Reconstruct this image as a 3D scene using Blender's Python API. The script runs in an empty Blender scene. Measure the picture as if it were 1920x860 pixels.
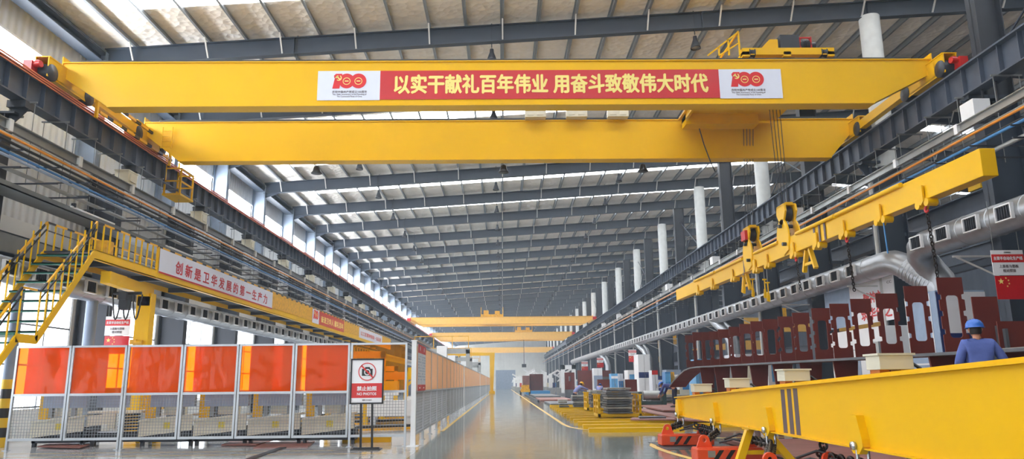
import bpy, bmesh, math, random
from mathutils import Vector, Matrix
from mathutils.geometry import tessellate_polygon
random.seed(7)
S = bpy.context.scene
COL = S.collection
pi = math.pi
sin, cos = math.sin, math.cos
# ------------------------------------------------------------------ camera
F, CX, CY, VX, VY, HC = 1387.0, 960.0, 430.0, 942.0, 719.0, 1.5
ROLL = math.radians(.6)
_x, _y = VX-CX, VY-CY
_ux, _uy = _x*cos(ROLL)-_y*sin(ROLL), _x*sin(ROLL)+_y*cos(ROLL)
TH = math.atan(_uy/F); PS = math.atan(-_ux*cos(TH)/F)
FW = Vector((sin(PS)*cos(TH), cos(PS)*cos(TH), sin(TH)))
_r0 = Vector((cos(PS), -sin(PS), 0)); _u0 = Vector((-sin(PS)*sin(TH), -cos(PS)*sin(TH), cos(TH)))
RT = _r0*cos(ROLL)-_u0*sin(ROLL); UP = _u0*cos(ROLL)+_r0*sin(ROLL)
def at(px, py, X=None, Y=None, Z=None):
    """the point of the hall seen at a photo position, at a known X, Y or Z"""
    d = FW+RT*((px-CX)/F)-UP*((py-CY)/F)
    t = X/d.x if X is not None else Y/d.y if Y is not None else (Z-HC)/d.z
    return Vector((0, 0, HC))+d*t
cam = bpy.data.objects.new('camera', bpy.data.cameras.new('camera'))
COL.objects.link(cam); S.camera = cam
cam.matrix_world = Matrix(((RT.x, UP.x, -FW.x, 0), (RT.y, UP.y, -FW.y, 0), (RT.z, UP.z, -FW.z, HC), (0, 0, 0, 1)))
cam.data.sensor_width = 36; cam.data.lens = F/1920*36
cam.data.clip_end = 600
# ------------------------------------------------------------------ materials
def lin(h):
    h = h.lstrip('#'); r = []
    for i in (0, 2, 4):
        v = int(h[i:i+2], 16)/255
        r.append(v/12.92 if v <= .04045 else ((v+.055)/1.055)**2.4)
    return (*r, 1)
def nodes(name):
    m = bpy.data.materials.new(name); m.use_nodes = True
    nt = m.node_tree
    return m, nt, nt.nodes['Principled BSDF']
def mat(name, hx, rough=.5, metal=0., vary=.12, scale=3., bump=0., bscale=30., spec=None, coat=0.):
    m, nt, b = nodes(name); N, L = nt.nodes, nt.links
    b.inputs['Roughness'].default_value = rough; b.inputs['Metallic'].default_value = metal
    if spec is not None: b.inputs['Specular IOR Level'].default_value = spec
    if coat: b.inputs['Coat Weight'].default_value = coat
    c = lin(hx)
    tc = N.new('ShaderNodeTexCoord'); no = N.new('ShaderNodeTexNoise')
    no.inputs['Scale'].default_value = scale; no.inputs['Detail'].default_value = 5
    L.new(tc.outputs['Object'], no.inputs['Vector'])
    rp = N.new('ShaderNodeValToRGB')
    rp.color_ramp.elements[0].position = .3; rp.color_ramp.elements[1].position = .75
    rp.color_ramp.elements[0].color = tuple(x*(1-vary) for x in c[:3])+(1,)
    rp.color_ramp.elements[1].color = tuple(min(1, x*(1+vary*.6)) for x in c[:3])+(1,)
    L.new(no.outputs['Fac'], rp.inputs['Fac']); L.new(rp.outputs['Color'], b.inputs['Base Color'])
    if bump:
        n2 = N.new('ShaderNodeTexNoise'); n2.inputs['Scale'].default_value = bscale
        L.new(tc.outputs['Object'], n2.inputs['Vector'])
        bp = N.new('ShaderNodeBump'); bp.inputs['Strength'].default_value = bump; bp.inputs['Distance'].default_value = .05
        L.new(n2.outputs['Fac'], bp.inputs['Height']); L.new(bp.outputs['Normal'], b.inputs['Normal'])
    return m
def emit(name, hx, strength):
    m, nt, b = nodes(name)
    b.inputs['Base Color'].default_value = lin(hx)
    b.inputs['Emission Color'].default_value = lin(hx); b.inputs['Emission Strength'].default_value = strength
    return m
M = {}
M['yellow'] = mat('yellow_paint', 'e6b300', .42, vary=.05, scale=.6, spec=.22)
M['yellow2'] = mat('worn_yellow_paint', 'dfa512', .5, vary=.3, scale=6)
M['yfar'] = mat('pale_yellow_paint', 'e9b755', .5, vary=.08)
M['steel'] = mat('blue_grey_steel', '343e4b', .5, vary=.1)
M['uppercol'] = mat('window_lit_column_steel', '8996a6', .5, vary=.08)  # column steel paled in colour for the bright glow of the windows
M['wirelight'] = mat('backlit_pale_wire', 'a9aeb2', .45, .3)  # wire colour lightened for the brightness behind the aisle fence
M['runway'] = mat('runway_steel', '4c5563', .5, vary=.15)
M['dark'] = mat('dark_steel', '2b2f36', .5)
M['black'] = mat('black_paint', '17181a', .45)
M['rubber'] = mat('black_rubber', '141414', .7)
M['purlin'] = mat('galvanised_purlin', '8d9295', .45, .3)
M['brace'] = mat('pale_brace', 'c9c9c5', .5)
M['white'] = mat('white_paint', 'e6e7e7', .5, vary=.04)
M['offwhite'] = mat('beige_paint', 'd2cdb8', .5, vary=.06)
M['concrete'] = mat('white_column_paint', 'cdd1cf', .6, vary=.1)
M['pipegrey'] = mat('galvanised_steel', 'a6a9a8', .35, .6)
M['tray'] = mat('tray_steel', '7f8282', .45, .3)
M['duct'] = mat('spiral_duct_steel', 'abafb3', .36, .8, vary=.12, scale=4)
M['orange'] = mat('orange_pipe_paint', 'dd8a1c', .45)
M['red'] = mat('red_paint', 'c3201c', .4)
M['blue'] = mat('blue_pipe_paint', '3d7fb8', .4)
M['skyblue'] = mat('sky_blue_paint', '5aa0d0', .45)
M['navy'] = mat('navy_paint', '1c2f66', .45)
M['ltblue'] = mat('pale_blue_paint', '90a4bd', .5)
M['bluegrey'] = mat('grey_blue_cabinet', '8c9bb0', .5)
M['green'] = mat('green_tread_paint', '1f6a58', .55)
M['maroon'] = mat('red_oxide_primer', '611d12', .6, vary=.16, scale=2.5)
M['maroonflat'] = mat('weathered_oxide_plate', '8e5a50', .5, vary=.25, scale=2)
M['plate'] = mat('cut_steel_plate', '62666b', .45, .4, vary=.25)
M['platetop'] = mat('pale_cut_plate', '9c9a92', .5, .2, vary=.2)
M['magnet'] = mat('orange_magnet_paint', 'd94a1c', .42, vary=.14, scale=5)
M['chain'] = mat('oily_chain_steel', '241d1c', .4, .5, vary=.3, scale=20)
M['chrome'] = mat('bright_shackle_steel', 'c9cccd', .25, .9)
M['signred'] = mat('printed_red', 'd02a28', .45, vary=.03)
M['signwhite'] = mat('printed_white', 'e8e8ea', .45, vary=.03)
M['banred'] = mat('red_banner_vinyl', 'c3141c', .28, vary=.06)
M['banwhite'] = mat('white_banner_vinyl', 'd6dae6', .35, vary=.03)
M['bangold'] = mat('gold_lettering', 'efdc7c', .5, vary=.03)
M['logored'] = mat('logo_red', 'd3161f', .45, vary=.03)
M['ink'] = mat('grey_print', '5a4a4c', .6, vary=.03)
M['fence'] = mat('aluminium_profile', 'b9bfc4', .35, .35, vary=.06)
M['wire'] = mat('grey_wire', '878e93', .45, .3)
M['skin'] = mat('skin', 'b98265', .6, vary=.06)
M['hair'] = mat('dark_hair', '1d1816', .7)
M['jacket'] = mat('blue_work_jacket', '5466a8', .8, vary=.12, scale=8, bump=.25, bscale=9)
M['palejacket'] = mat('lavender_work_jacket', '7a83b4', .8, vary=.12, scale=8)
M['trouser'] = mat('navy_work_trousers', '232a44', .85)
M['bluehat'] = mat('blue_helmet_shell', '2a66c0', .22, vary=.05)
M['yellowhat'] = mat('yellow_helmet_shell', 'eeb21c', .3, vary=.05)
M['paper'] = mat('notice_paper', 'cfd3da', .6, vary=.04)
M['cardboard'] = mat('tan_drum', 'b79a6a', .7)
M['fmark'] = mat('floor_line_paint', 'd8b04a', .45, vary=.15, scale=4)
M['concfloor'] = mat('pale_floor_screed', 'a7abab', .5)
M['win'] = emit('daylit_pane', 'f2f7ff', 18)
M['winlow'] = emit('daylit_lower_pane', 'eef4ff', 3)
M['sky'] = emit('daylit_roof_sheet', 'f7faff', 6.5)
M['lampglow'] = emit('lit_lamp_glass', 'fff6e6', 5)
def hazard(name, a, b, axis, period, duty=.5, skew=0.):
    m, nt, bs = nodes(name); N, L = nt.nodes, nt.links
    tc = N.new('ShaderNodeTexCoord'); sp = N.new('ShaderNodeSeparateXYZ'); L.new(tc.outputs['Object'], sp.inputs[0])
    mu = N.new('ShaderNodeMath'); mu.operation = 'MULTIPLY'; mu.inputs[1].default_value = 1/period
    L.new(sp.outputs[axis], mu.inputs[0])
    fr = N.new('ShaderNodeMath'); fr.operation = 'FRACT'; L.new(mu.outputs[0], fr.inputs[0])
    gt = N.new('ShaderNodeMath'); gt.operation = 'GREATER_THAN'; gt.inputs[1].default_value = duty; L.new(fr.outputs[0], gt.inputs[0])
    mx = N.new('ShaderNodeMix'); mx.data_type = 'RGBA'; mx.inputs[6].default_value = lin(a); mx.inputs[7].default_value = lin(b)
    L.new(gt.outputs[0], mx.inputs[0]); L.new(mx.outputs[2], bs.inputs['Base Color'])
    bs.inputs['Roughness'].default_value = .45
    return m
M['hazY'] = hazard('yellow_black_bands_along', 'e8aa10', '1b1b1b', 1, .9, .6)
M['hazZ'] = hazard('yellow_black_bands_up', 'efc21a', '2a2a2a', 2, .5, .5)
# ------------------------------------------------------------------ geometry
class MB:
    """collects shapes (world coordinates) that become ONE mesh object"""
    def __init__(s): s.v = []; s.f = []; s.m = []; s.sm = []
    def add(s, vs, fs, mi=0, smooth=False):
        o = len(s.v); s.v += [tuple(p) for p in vs]
        for f in fs: s.f.append(tuple(i+o for i in f)); s.m.append(mi); s.sm.append(smooth)
        return s
    def bx(s, x0, x1, y0, y1, z0, z1, mi=0):
        v = [(x, y, z) for x in (x0, x1) for y in (y0, y1) for z in (z0, z1)]
        return s.add(v, [(0, 1, 3, 2), (4, 6, 7, 5), (0, 4, 5, 1), (2, 3, 7, 6), (0, 2, 6, 4), (1, 5, 7, 3)], mi)
    def obox(s, c, ax, ay, az, mi=0):
        """box round c with half-axis vectors"""
        c, ax, ay, az = Vector(c), Vector(ax), Vector(ay), Vector(az)
        v = [c+ax*i+ay*j+az*k for i in (-1, 1) for j in (-1, 1) for k in (-1, 1)]
        return s.add(v, [(0, 1, 3, 2), (4, 6, 7, 5), (0, 4, 5, 1), (2, 3, 7, 6), (0, 2, 6, 4), (1, 5, 7, 3)], mi)
    def bar(s, a, b, w, h, mi=0, up=(0, 0, 1)):
        a, b = Vector(a), Vector(b); d = b-a; n = d.normalized(); u = Vector(up)
        if abs(n.dot(u)) > .98: u = Vector((0, 1, 0))
        x = n.cross(u).normalized(); z = x.cross(n)
        return s.obox((a+b)/2, d/2, x*w/2, z*h/2, mi)
    def tube(s, pts, r, n=8, mi=0, closed=False, caps=True):
        P = [Vector(p) for p in pts]; k = len(P); vs = []; fs = []
        rr = r if isinstance(r, (list, tuple)) else [r]*k
        prev = None
        for i, p in enumerate(P):
            if closed: d = P[(i+1) % k]-P[i-1]
            else: d = P[min(i+1, k-1)]-P[max(i-1, 0)]
            d.normalize()
            if prev is None:
                u = Vector((0, 0, 1)) if abs(d.z) < .9 else Vector((1, 0, 0))
                x = d.cross(u).normalized()
            else:
                x = (prev-d*prev.dot(d)).normalized()
            prev = x; y = d.cross(x)
            for j in range(n):
                a = 2*pi*j/n; vs.append(p+(x*cos(a)+y*sin(a))*rr[i])
        for i in range(k if closed else k-1):
            for j in range(n):
                a, b = i*n+j, i*n+(j+1) % n; i2 = (i+1) % k
                fs.append((a, b, i2*n+(j+1) % n, i2*n+j))
        s.add(vs, fs, mi, True)
        if caps and not closed: s.add(vs[:n], [tuple(range(n))[::-1]], mi); s.add(vs[-n:], [tuple(range(n))], mi)
        return s
    def cyl(s, a, b, r, n=16, mi=0, r2=None): return s.tube([a, b], [r, r if r2 is None else r2], n, mi)
    def ring(s, c, nrm, R, r, n=20, k=8, mi=0, sx=1., up=None):
        nrm = Vector(nrm).normalized(); u = Vector(up) if up else (Vector((0, 0, 1)) if abs(nrm.z) < .9 else Vector((1, 0, 0)))
        x = nrm.cross(u).normalized(); y = x.cross(nrm)
        return s.tube([Vector(c)+x*cos(2*pi*i/n)*R*sx+y*sin(2*pi*i/n)*R for i in range(n)], r, k, mi, True)
    def prism(s, poly, ext, holes=(), mi=0):
        """a flat outline (3-D points, optional holes) pushed along ext"""
        loops = [[Vector(p) for p in poly]]+[[Vector(p) for p in h] for h in holes]
        ext = Vector(ext); flat = [p for l in loops for p in l]; n = len(flat)
        tri = tessellate_polygon(loops)
        s.add(flat+[p+ext for p in flat], [tuple(t) for t in tri]+[tuple(i+n for i in reversed(t)) for t in tri], mi)
        o = 0
        for l in loops:
            k = len(l); s.add(l+[p+ext for p in l], [(i, (i+1) % k, k+(i+1) % k, k+i) for i in range(k)], mi)
        return s
    def lathe(s, c, prof, n=20, mi=0, axis='z'):
        """profile of (radius, height) turned round an axis through c"""
        c = Vector(c); vs = []; fs = []
        for r, h in prof:
            for j in range(n):
                a = 2*pi*j/n; p = (r*cos(a), r*sin(a), h)
                if axis == 'x': p = (h, r*cos(a), r*sin(a))
                if axis == 'y': p = (r*sin(a), h, r*cos(a))
                vs.append(c+Vector(p))
        for i in range(len(prof)-1):
            for j in range(n): fs.append((i*n+j, i*n+(j+1) % n, (i+1)*n+(j+1) % n, (i+1)*n+j))
        return s.add(vs, fs, mi, True)
    def text(s, body, c, xdir, ydir, size, depth=.006, mi=0, bold=.012, width=None):
        """flat lettering centred on c"""
        cu = bpy.data.curves.new('lettering', 'FONT'); cu.body = body; cu.size = 1; cu.offset = 0
        cu.align_x = 'CENTER'; cu.align_y = 'CENTER'; cu.extrude = .5; cu.resolution_u = 3
        o = bpy.data.objects.new('lettering', cu); COL.objects.link(o)
        me = bpy.data.meshes.new_from_object(o.evaluated_get(bpy.context.evaluated_depsgraph_get()))
        xs = [v.co.x for v in me.vertices] or [0]; ys = [v.co.y for v in me.vertices] or [0]
        w = max(xs)-min(xs); mx = (max(xs)+min(xs))/2; my = (max(ys)+min(ys))/2
        sx = width/w if width else size
        X, Y = Vector(xdir).normalized(), Vector(ydir).normalized(); Z = X.cross(Y); c = Vector(c)
        for k, (dx, dy) in enumerate(((0, 0), (1, 0), (-1, 0), (0, 1), (0, -1), (.7, .7), (-.7, -.7)) if bold > .015 else ((0, 0),)):
            s.add([c+X*((v.co.x-mx)*sx+dx*bold*size)+Y*((v.co.y-my)*size+dy*bold*size)+Z*(v.co.z*depth+.0004*k) for v in me.vertices], [tuple(p.vertices) for p in me.polygons], mi)
        bpy.data.objects.remove(o); bpy.data.meshes.remove(me)
        return s
    def build(s, name, mats, parent=None, base=None):
        if not isinstance(mats, (list, tuple)): mats = [mats]
        if parent is not None: org = Vector(ORG[parent.name])
        elif base is not None: org = Vector(base)
        else:
            xs, ys, zs = zip(*s.v); org = Vector(((min(xs)+max(xs))/2, (min(ys)+max(ys))/2, min(zs)))
        me = bpy.data.meshes.new(name)
        me.from_pydata([(x-org.x, y-org.y, z-org.z) for x, y, z in s.v], [], s.f)
        for mt in mats: me.materials.append(M[mt] if isinstance(mt, str) else mt)
        me.polygons.foreach_set('material_index', s.m); me.polygons.foreach_set('use_smooth', s.sm)
        me.update()
        bm = bmesh.new(); bm.from_mesh(me); bmesh.ops.recalc_face_normals(bm, faces=bm.faces); bm.to_mesh(me); bm.free()
        o = bpy.data.objects.new(name, me); COL.objects.link(o)
        if parent is not None: o.parent = parent
        else: o.location = org
        ORG[o.name] = tuple(org)
        return o
ORG = {}
def tag(o, label=None, cat=None, group=None, kind=None):
    for k, v in (('label', label), ('category', cat), ('group', group), ('kind', kind)):
        if v: o[k] = v
    return o
def thing(name, label, cat, loc, group=None):
    o = bpy.data.objects.new(name, None); COL.objects.link(o); o.location = loc; o.empty_display_size = .2
    ORG[o.name] = tuple(loc)
    return tag(o, label, cat, group)
def one(name, mb, mats, label, cat, group=None): return tag(mb.build(name, mats), label, cat, group)
def struct(name, mb, mats, base=None): return tag(mb.build(name, mats, base=base), kind='structure')
KIDS = {}
def kids(o): return [c for c in COL.objects if c.parent == o]
def dup(o, loc=None, label=None, parent=None, children=None):
    """a copy of a thing with copies of its parts and sub-parts"""
    c = o.copy(); COL.objects.link(c)
    if parent is not None: c.parent = parent
    if loc is not None: c.location = loc
    if label: c['label'] = label
    for ch in (children if children is not None else KIDS.setdefault(o.name, list(o.children))):
        dup(ch, parent=c)
    return c
def bevel(o, w, n=2):
    b = o.modifiers.new('bevel', 'BEVEL'); b.width = w; b.segments = n; b.limit_method = 'ANGLE'; return o
NTH = 'first second third fourth fifth sixth seventh eighth ninth tenth eleventh twelfth thirteenth fourteenth fifteenth sixteenth seventeenth eighteenth nineteenth twentieth'.split()
def nth(i):
    if i < 20: return NTH[i]
    n = i+1
    return f"{n}{'th' if 10 < n % 100 < 14 else {1:'st',2:'nd',3:'rd'}.get(n % 10, 'th')}"
# ================================================================== THE HALL
Y0, BAY, NB = 25.2, 6.1, 34
KS = range(-4, NB)
YEND, YBEG = 231.0, -2.0
def yk(k): return Y0+BAY*k
XR = 21.0
def slope(X): return .064*(X+14.2) if X < XR else .064*(XR+14.2)-.075*(X-XR)
def zbot(X): return 12.87+slope(X)
def zroof(X): return 13.74+slope(X)
XW = 43.0
# floor
m, nt, b = nodes('polished_floor'); N, L = nt.nodes, nt.links
tc = N.new('ShaderNodeTexCoord'); n1 = N.new('ShaderNodeTexNoise'); n1.inputs['Scale'].default_value = .35; n1.inputs['Detail'].default_value = 6
L.new(tc.outputs['Object'], n1.inputs['Vector'])
rp = N.new('ShaderNodeValToRGB'); rp.color_ramp.elements[0].color = lin('69736f'); rp.color_ramp.elements[1].color = lin('8b948f')
rp.color_ramp.elements[0].position = .3; rp.color_ramp.elements[1].position = .7
L.new(n1.outputs['Fac'], rp.inputs['Fac'])
sp = N.new('ShaderNodeSeparateXYZ'); L.new(tc.outputs['Object'], sp.inputs[0])
lt = N.new('ShaderNodeMath'); lt.operation = 'LESS_THAN'; lt.inputs[1].default_value = -2.0; L.new(sp.outputs['X'], lt.inputs[0])
gt = N.new('ShaderNodeMath'); gt.operation = 'GREATER_THAN'; gt.inputs[1].default_value = 6.0; L.new(sp.outputs['X'], gt.inputs[0])
mx = N.new('ShaderNodeMix'); mx.data_type = 'RGBA'; L.new(lt.outputs[0], mx.inputs[0]); L.new(rp.outputs['Color'], mx.inputs[6])
n3 = N.new('ShaderNodeTexNoise'); n3.inputs['Scale'].default_value = .8; n3.inputs['Detail'].default_value = 8; L.new(tc.outputs['Object'], n3.inputs['Vector'])
r3 = N.new('ShaderNodeValToRGB'); r3.color_ramp.elements[0].color = lin('acb0b0'); r3.color_ramp.elements[1].color = lin('cccfcf'); L.new(n3.outputs['Fac'], r3.inputs['Fac'])
L.new(r3.outputs['Color'], mx.inputs[7])
mx2 = N.new('ShaderNodeMix'); mx2.data_type = 'RGBA'; L.new(gt.outputs[0], mx2.inputs[0]); L.new(mx.outputs[2], mx2.inputs[6]); mx2.inputs[7].default_value = lin('7b7470')
L.new(mx2.outputs[2], b.inputs['Base Color'])
n2 = N.new('ShaderNodeTexNoise'); n2.inputs['Scale'].default_value = 2.2; n2.inputs['Detail'].default_value = 4; L.new(tc.outputs['Object'], n2.inputs['Vector'])
mr = N.new('ShaderNodeMapRange'); mr.inputs['To Min'].default_value = .03; mr.inputs['To Max'].default_value = .15; L.new(n2.outputs['Fac'], mr.inputs['Value']); L.new(mr.outputs[0], b.inputs['Roughness'])
bp = N.new('ShaderNodeBump'); bp.inputs['Strength'].default_value = .06; bp.inputs['Distance'].default_value = .03
n4 = N.new('ShaderNodeTexNoise'); n4.inputs['Scale'].default_value = 3.; L.new(tc.outputs['Object'], n4.inputs['Vector'])
L.new(n4.outputs['Fac'], bp.inputs['Height']); L.new(bp.outputs['Normal'], b.inputs['Normal'])
M['floor'] = m
struct('floor', MB().bx(-15.2, XW, YBEG, YEND, -.2, 0), 'floor', base=(0, 0, 0))
# wall cladding: pressed ribs as real relief through bump
def ribbed(name, hx, axis, period, rough=.5, strength=.5, vary=.1):
    m = mat(name, hx, rough, vary=vary, scale=.5); nt = m.node_tree; N, L = nt.nodes, nt.links; b = N['Principled BSDF']
    tc = N.new('ShaderNodeTexCoord'); sp = N.new('ShaderNodeSeparateXYZ'); L.new(tc.outputs['Object'], sp.inputs[0])
    mu = N.new('ShaderNodeMath'); mu.operation = 'MULTIPLY'; mu.inputs[1].default_value = 2*pi/period; L.new(sp.outputs[axis], mu.inputs[0])
    si = N.new('ShaderNodeMath'); si.operation = 'SINE'; L.new(mu.outputs[0], si.inputs[0])
    pw = N.new('ShaderNodeMath'); pw.operation = 'GREATER_THAN'; pw.inputs[1].default_value = .8; L.new(si.outputs[0], pw.inputs[0])
    bp = N.new('ShaderNodeBump'); bp.inputs['Strength'].default_value = strength; bp.inputs['Distance'].default_value = .04
    L.new(si.outputs[0], bp.inputs['Height']); L.new(bp.outputs['Normal'], b.inputs['Normal'])
    return m
M['cladding'] = ribbed('ribbed_wall_sheet', 'dadcdc', 'Y', .33, strength=.6)
M['lowerpanel'] = ribbed('grey_wall_panel', 'e6e6e2', 'Y', 1.2, strength=.25)
M['endwall'] = ribbed('pale_end_wall_sheet', 'dcdcd6', 'X', .9, strength=.3)
M['farwall'] = ribbed('dim_far_wall_sheet', '4c5666', 'Y', .9, strength=.3)
# roof: quilted insulation on purlins
m = mat('foil_insulation', 'f1ebe0', .55, vary=.12, scale=.7); nt = m.node_tree; N, L = nt.nodes, nt.links; b = N['Principled BSDF']
tc = N.new('ShaderNodeTexCoord'); mp = N.new('ShaderNodeMapping'); mp.inputs['Rotation'].default_value = (0, 0, .78); mp.inputs['Scale'].default_value = (4, 4, 4)
L.new(tc.outputs['Object'], mp.inputs[0]); ck = N.new('ShaderNodeTexVoronoi'); ck.inputs['Scale'].default_value = 1.; L.new(mp.outputs[0], ck.inputs['Vector'])
bp = N.new('ShaderNodeBump'); bp.inputs['Strength'].default_value = .5; bp.inputs['Distance'].default_value = .12; L.new(ck.outputs['Distance'], bp.inputs['Height']); L.new(bp.outputs['Normal'], b.inputs['Normal'])
M['roof'] = m
a = MB()
for x0, x1 in ((-15.2, XR), (XR, XW)):
    a.prism([(x0, YBEG, zroof(x0)), (x1, YBEG, zroof(x1)), (x1, YBEG, zroof(x1)+.12), (x0, YBEG, zroof(x0)+.12)], (0, YEND-YBEG, 0))
struct('ceiling', a, 'roof', base=(0, 0, 0))
# daylit roof strips, one crossing each bay
wn = 0
for k in KS:  # negative bays: unseen strips, added to light the near crane and foreground
    if k == 0 or k > 31: continue
    y = yk(k)+2.6; x0, x1 = -12.5, 20.0
    s_ = MB().prism([(x0, y, zroof(x0)-.03), (x1, y, zroof(x1)-.03), (x1, y, zroof(x1)-.01), (x0, y, zroof(x0)-.01)], (0, 1.15, 0))
    wn += 1; struct(f'window_{wn}', s_, 'sky')
for k in range(-2, 32, 2):
    y = yk(k)+2.6; x0, x1 = 23.5, 41
    wn += 1; struct(f'window_{wn}', MB().prism([(x0, y, zroof(x0)-.03), (x1, y, zroof(x1)-.03), (x1, y, zroof(x1)-.01), (x0, y, zroof(x0)-.01)], (0, .8, 0)), 'sky')
# purlins, each running the length of the hall
px = -14.6
pz = None
while px < XW-1:
    z = zroof(px)-.11
    p = MB().bx(px-.012, px+.012, YBEG, YEND, z-.1, z+.1); p.bx(px, px+.075, YBEG, YEND, z-.1, z-.085).bx(px-.07, px, YBEG, YEND, z+.085, z+.1)
    struct('purlin', p, 'purlin'); px += 1.335
# rafters with fly braces
def ibeam_x(mb, pts, hgt, fl, tw=.03):
    for (xa, za), (xb, zb) in zip(pts, pts[1:]):
        for y0, y1, d0, d1 in ((-tw/2, tw/2, 0, hgt), (-fl/2, fl/2, 0, .03), (-fl/2, fl/2, hgt-.03, hgt)):
            mb.prism([(xa, y0, za+d0), (xb, y0, zb+d0), (xb, y0, zb+d1), (xa, y0, za+d1)], (0, y1-y0, 0))
    return mb
r = ibeam_x(MB(), [(-14.3, zbot(-14.3)), (XR, zbot(XR)), (XW, zbot(XW))], .66, .26)
for x in (-7.5, 0, 7.5, 13.7, 28): r.bx(x-.015, x+.015, -.13, .13, zbot(x)-.02, zbot(x)+.66)
r.prism([(-14.3, -.015, zbot(-14.3)), (-13.2, -.015, zbot(-13.2)), (-14.3, -.015, zbot(-14.3)-.28)], (0, .03, 0))
raf = struct('rafter', r, 'steel', base=(0, 0, 12.8))
bs = MB().bar((0, -.55, .72), (0, -.06, .04), .05, .05); me0 = bs.build('fly_brace', 'brace', parent=None, base=(0, 0, 0)); mebr = me0.data; bpy.data.objects.remove(me0)
def braces(parent):
    x = -13.25
    while x < 30:
        o = bpy.data.objects.new('fly_brace', mebr); COL.objects.link(o); o.parent = parent; o.location = (x, 0, zbot(x)-12.8); x += 2.67
raf.location = (0, yk(KS[0]), 12.8)
braces(raf)
for k in list(KS)[1:]:
    o = raf.copy(); COL.objects.link(o); o.location = (0, yk(k), 12.8); braces(o)
# eave beams and left upper columns, clerestory, cladding
XU = -14.95
struct('eave_beam', MB().bx(-14.75, -14.25, YBEG, YEND, 13.3, 13.36).bx(-14.52, -14.48, YBEG, YEND, 13.0, 13.36).bx(-14.75, -14.25, YBEG, YEND, 12.98, 13.02), 'steel')
a = MB().bx(XU-.1, XU, YBEG, YEND, 12.15, 14.0).bx(XU-.1, XU, YBEG, YEND, 9.0, 11.15).bx(-14.42, -14.3, YBEG, YEND, 6.4, 9.05)
struct('wall_left', a, 'cladding', base=(0, 0, 0))
XB = -14.3
def hcol(x0, x1, y, z0, z1, mb=None, fw=.36):
    mb = mb or MB()
    mb.bx(x0, x0+.03, y-fw/2, y+fw/2, z0, z1).bx(x1-.03, x1, y-fw/2, y+fw/2, z0, z1).bx(x0, x1, y-.012, y+.012, z0, z1)
    return mb
for k in KS:
    y = yk(k)
    struct('upper_column', hcol(-14.93, -14.2, y, 9.0, zbot(-14.2)+.5), 'uppercol')
    struct('lower_column', hcol(-14.28, -13.25, y, 0, 8.75).bx(-14.3, -13.0, y-.2, y+.2, 8.72, 8.78).bx(-13.25, -12.75, y-.18, y+.18, 8.9, 9.1).prism([(-13.25, y-.02, 8.9), (-12.75, y-.02, 8.9), (-13.25, y-.02, 8.35)], (0, .04, 0)), 'dark')
    # clerestory panes between the columns
    wn += 1
    w = struct(f'window_{wn}', MB().bx(XU-.06, XU-.04, y+.2, y+BAY-.2, 11.17, 12.13), 'win')
    f = MB().bx(XU-.05, XU+.03, y+.1, y+BAY-.1, 12.1, 12.18).bx(XU-.05, XU+.03, y+.1, y+BAY-.1, 11.1, 11.18)
    f.build('window_frame', 'white', parent=w)
# lower left wall with daylit windows
a = MB().bx(XB-.1, XB, YBEG, YEND, 4.9, 6.4).bx(XB-.1, XB, YBEG, YEND, 0, .9).bx(XU-.1, XB, YBEG, YEND, 9.0, 9.08)
a2 = struct('wall_left_lower', a, 'lowerpanel', base=(0, 0, 0))
for k in range(-4, NB):
    y = yk(k)
    struct('wall_pier', MB().bx(XB-.1, XB+.0, y-.35, y+.35, .9, 4.9), 'lowerpanel')
    wn += 1
    w = struct(f'window_{wn}', MB().bx(XB-.09, XB-.07, y+.3, y+BAY-.3, .85, 4.95), 'winlow')
    f = MB()
    for i in range(5): f.bx(XB-.06, XB-.02, y+.35+i*1.35-.025, y+.35+i*1.35+.025, .9, 4.9)
    for z in (.95, 2.2, 3.4, 4.85): f.bx(XB-.06, XB-.02, y+.35, y+BAY-.35, z-.025, z+.025)
    f.build('window_frame', 'pipegrey', parent=w)
# runway beams with stiffeners
def runway(X, side, name):
    mb = MB().bx(X-.2, X+.2, YBEG, YEND, 9.92, 9.96).bx(X-.2, X+.2, YBEG, YEND, 9.12, 9.16).bx(X-.012, X+.012, YBEG, YEND, 9.12, 9.95)
    y = Y0-BAY*6
    while y < 150:
        mb.bx(X+(-.01 if side < 0 else -.14), X+(.14 if side < 0 else .01), y-.012, y+.012, 9.16, 9.92); y += .7625
    mb.bx(X-.035, X+.035, YBEG, YEND, 9.96, 10.08)
    return struct(name, mb, 'runway')
XRAIL = 13.0
runway(-XRAIL, -1, 'runway_beam'); runway(XRAIL-.05, 1, 'runway_beam')
for dz, h in ((9.9, .03), (9.83, .03), (9.97, .03)):
    one('conductor_bar', MB().bx(-XRAIL+.24, -XRAIL+.28, 12, 200, dz-h/2, dz+h/2), mat('conductor_orange', 'cf7048', .5), f"thin orange conductor bar along the left crane rail, {['middle','lowest','topmost'][[9.9,9.83,9.97].index(dz)]} of three", 'conductor bar', 'orange conductor bars')
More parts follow.
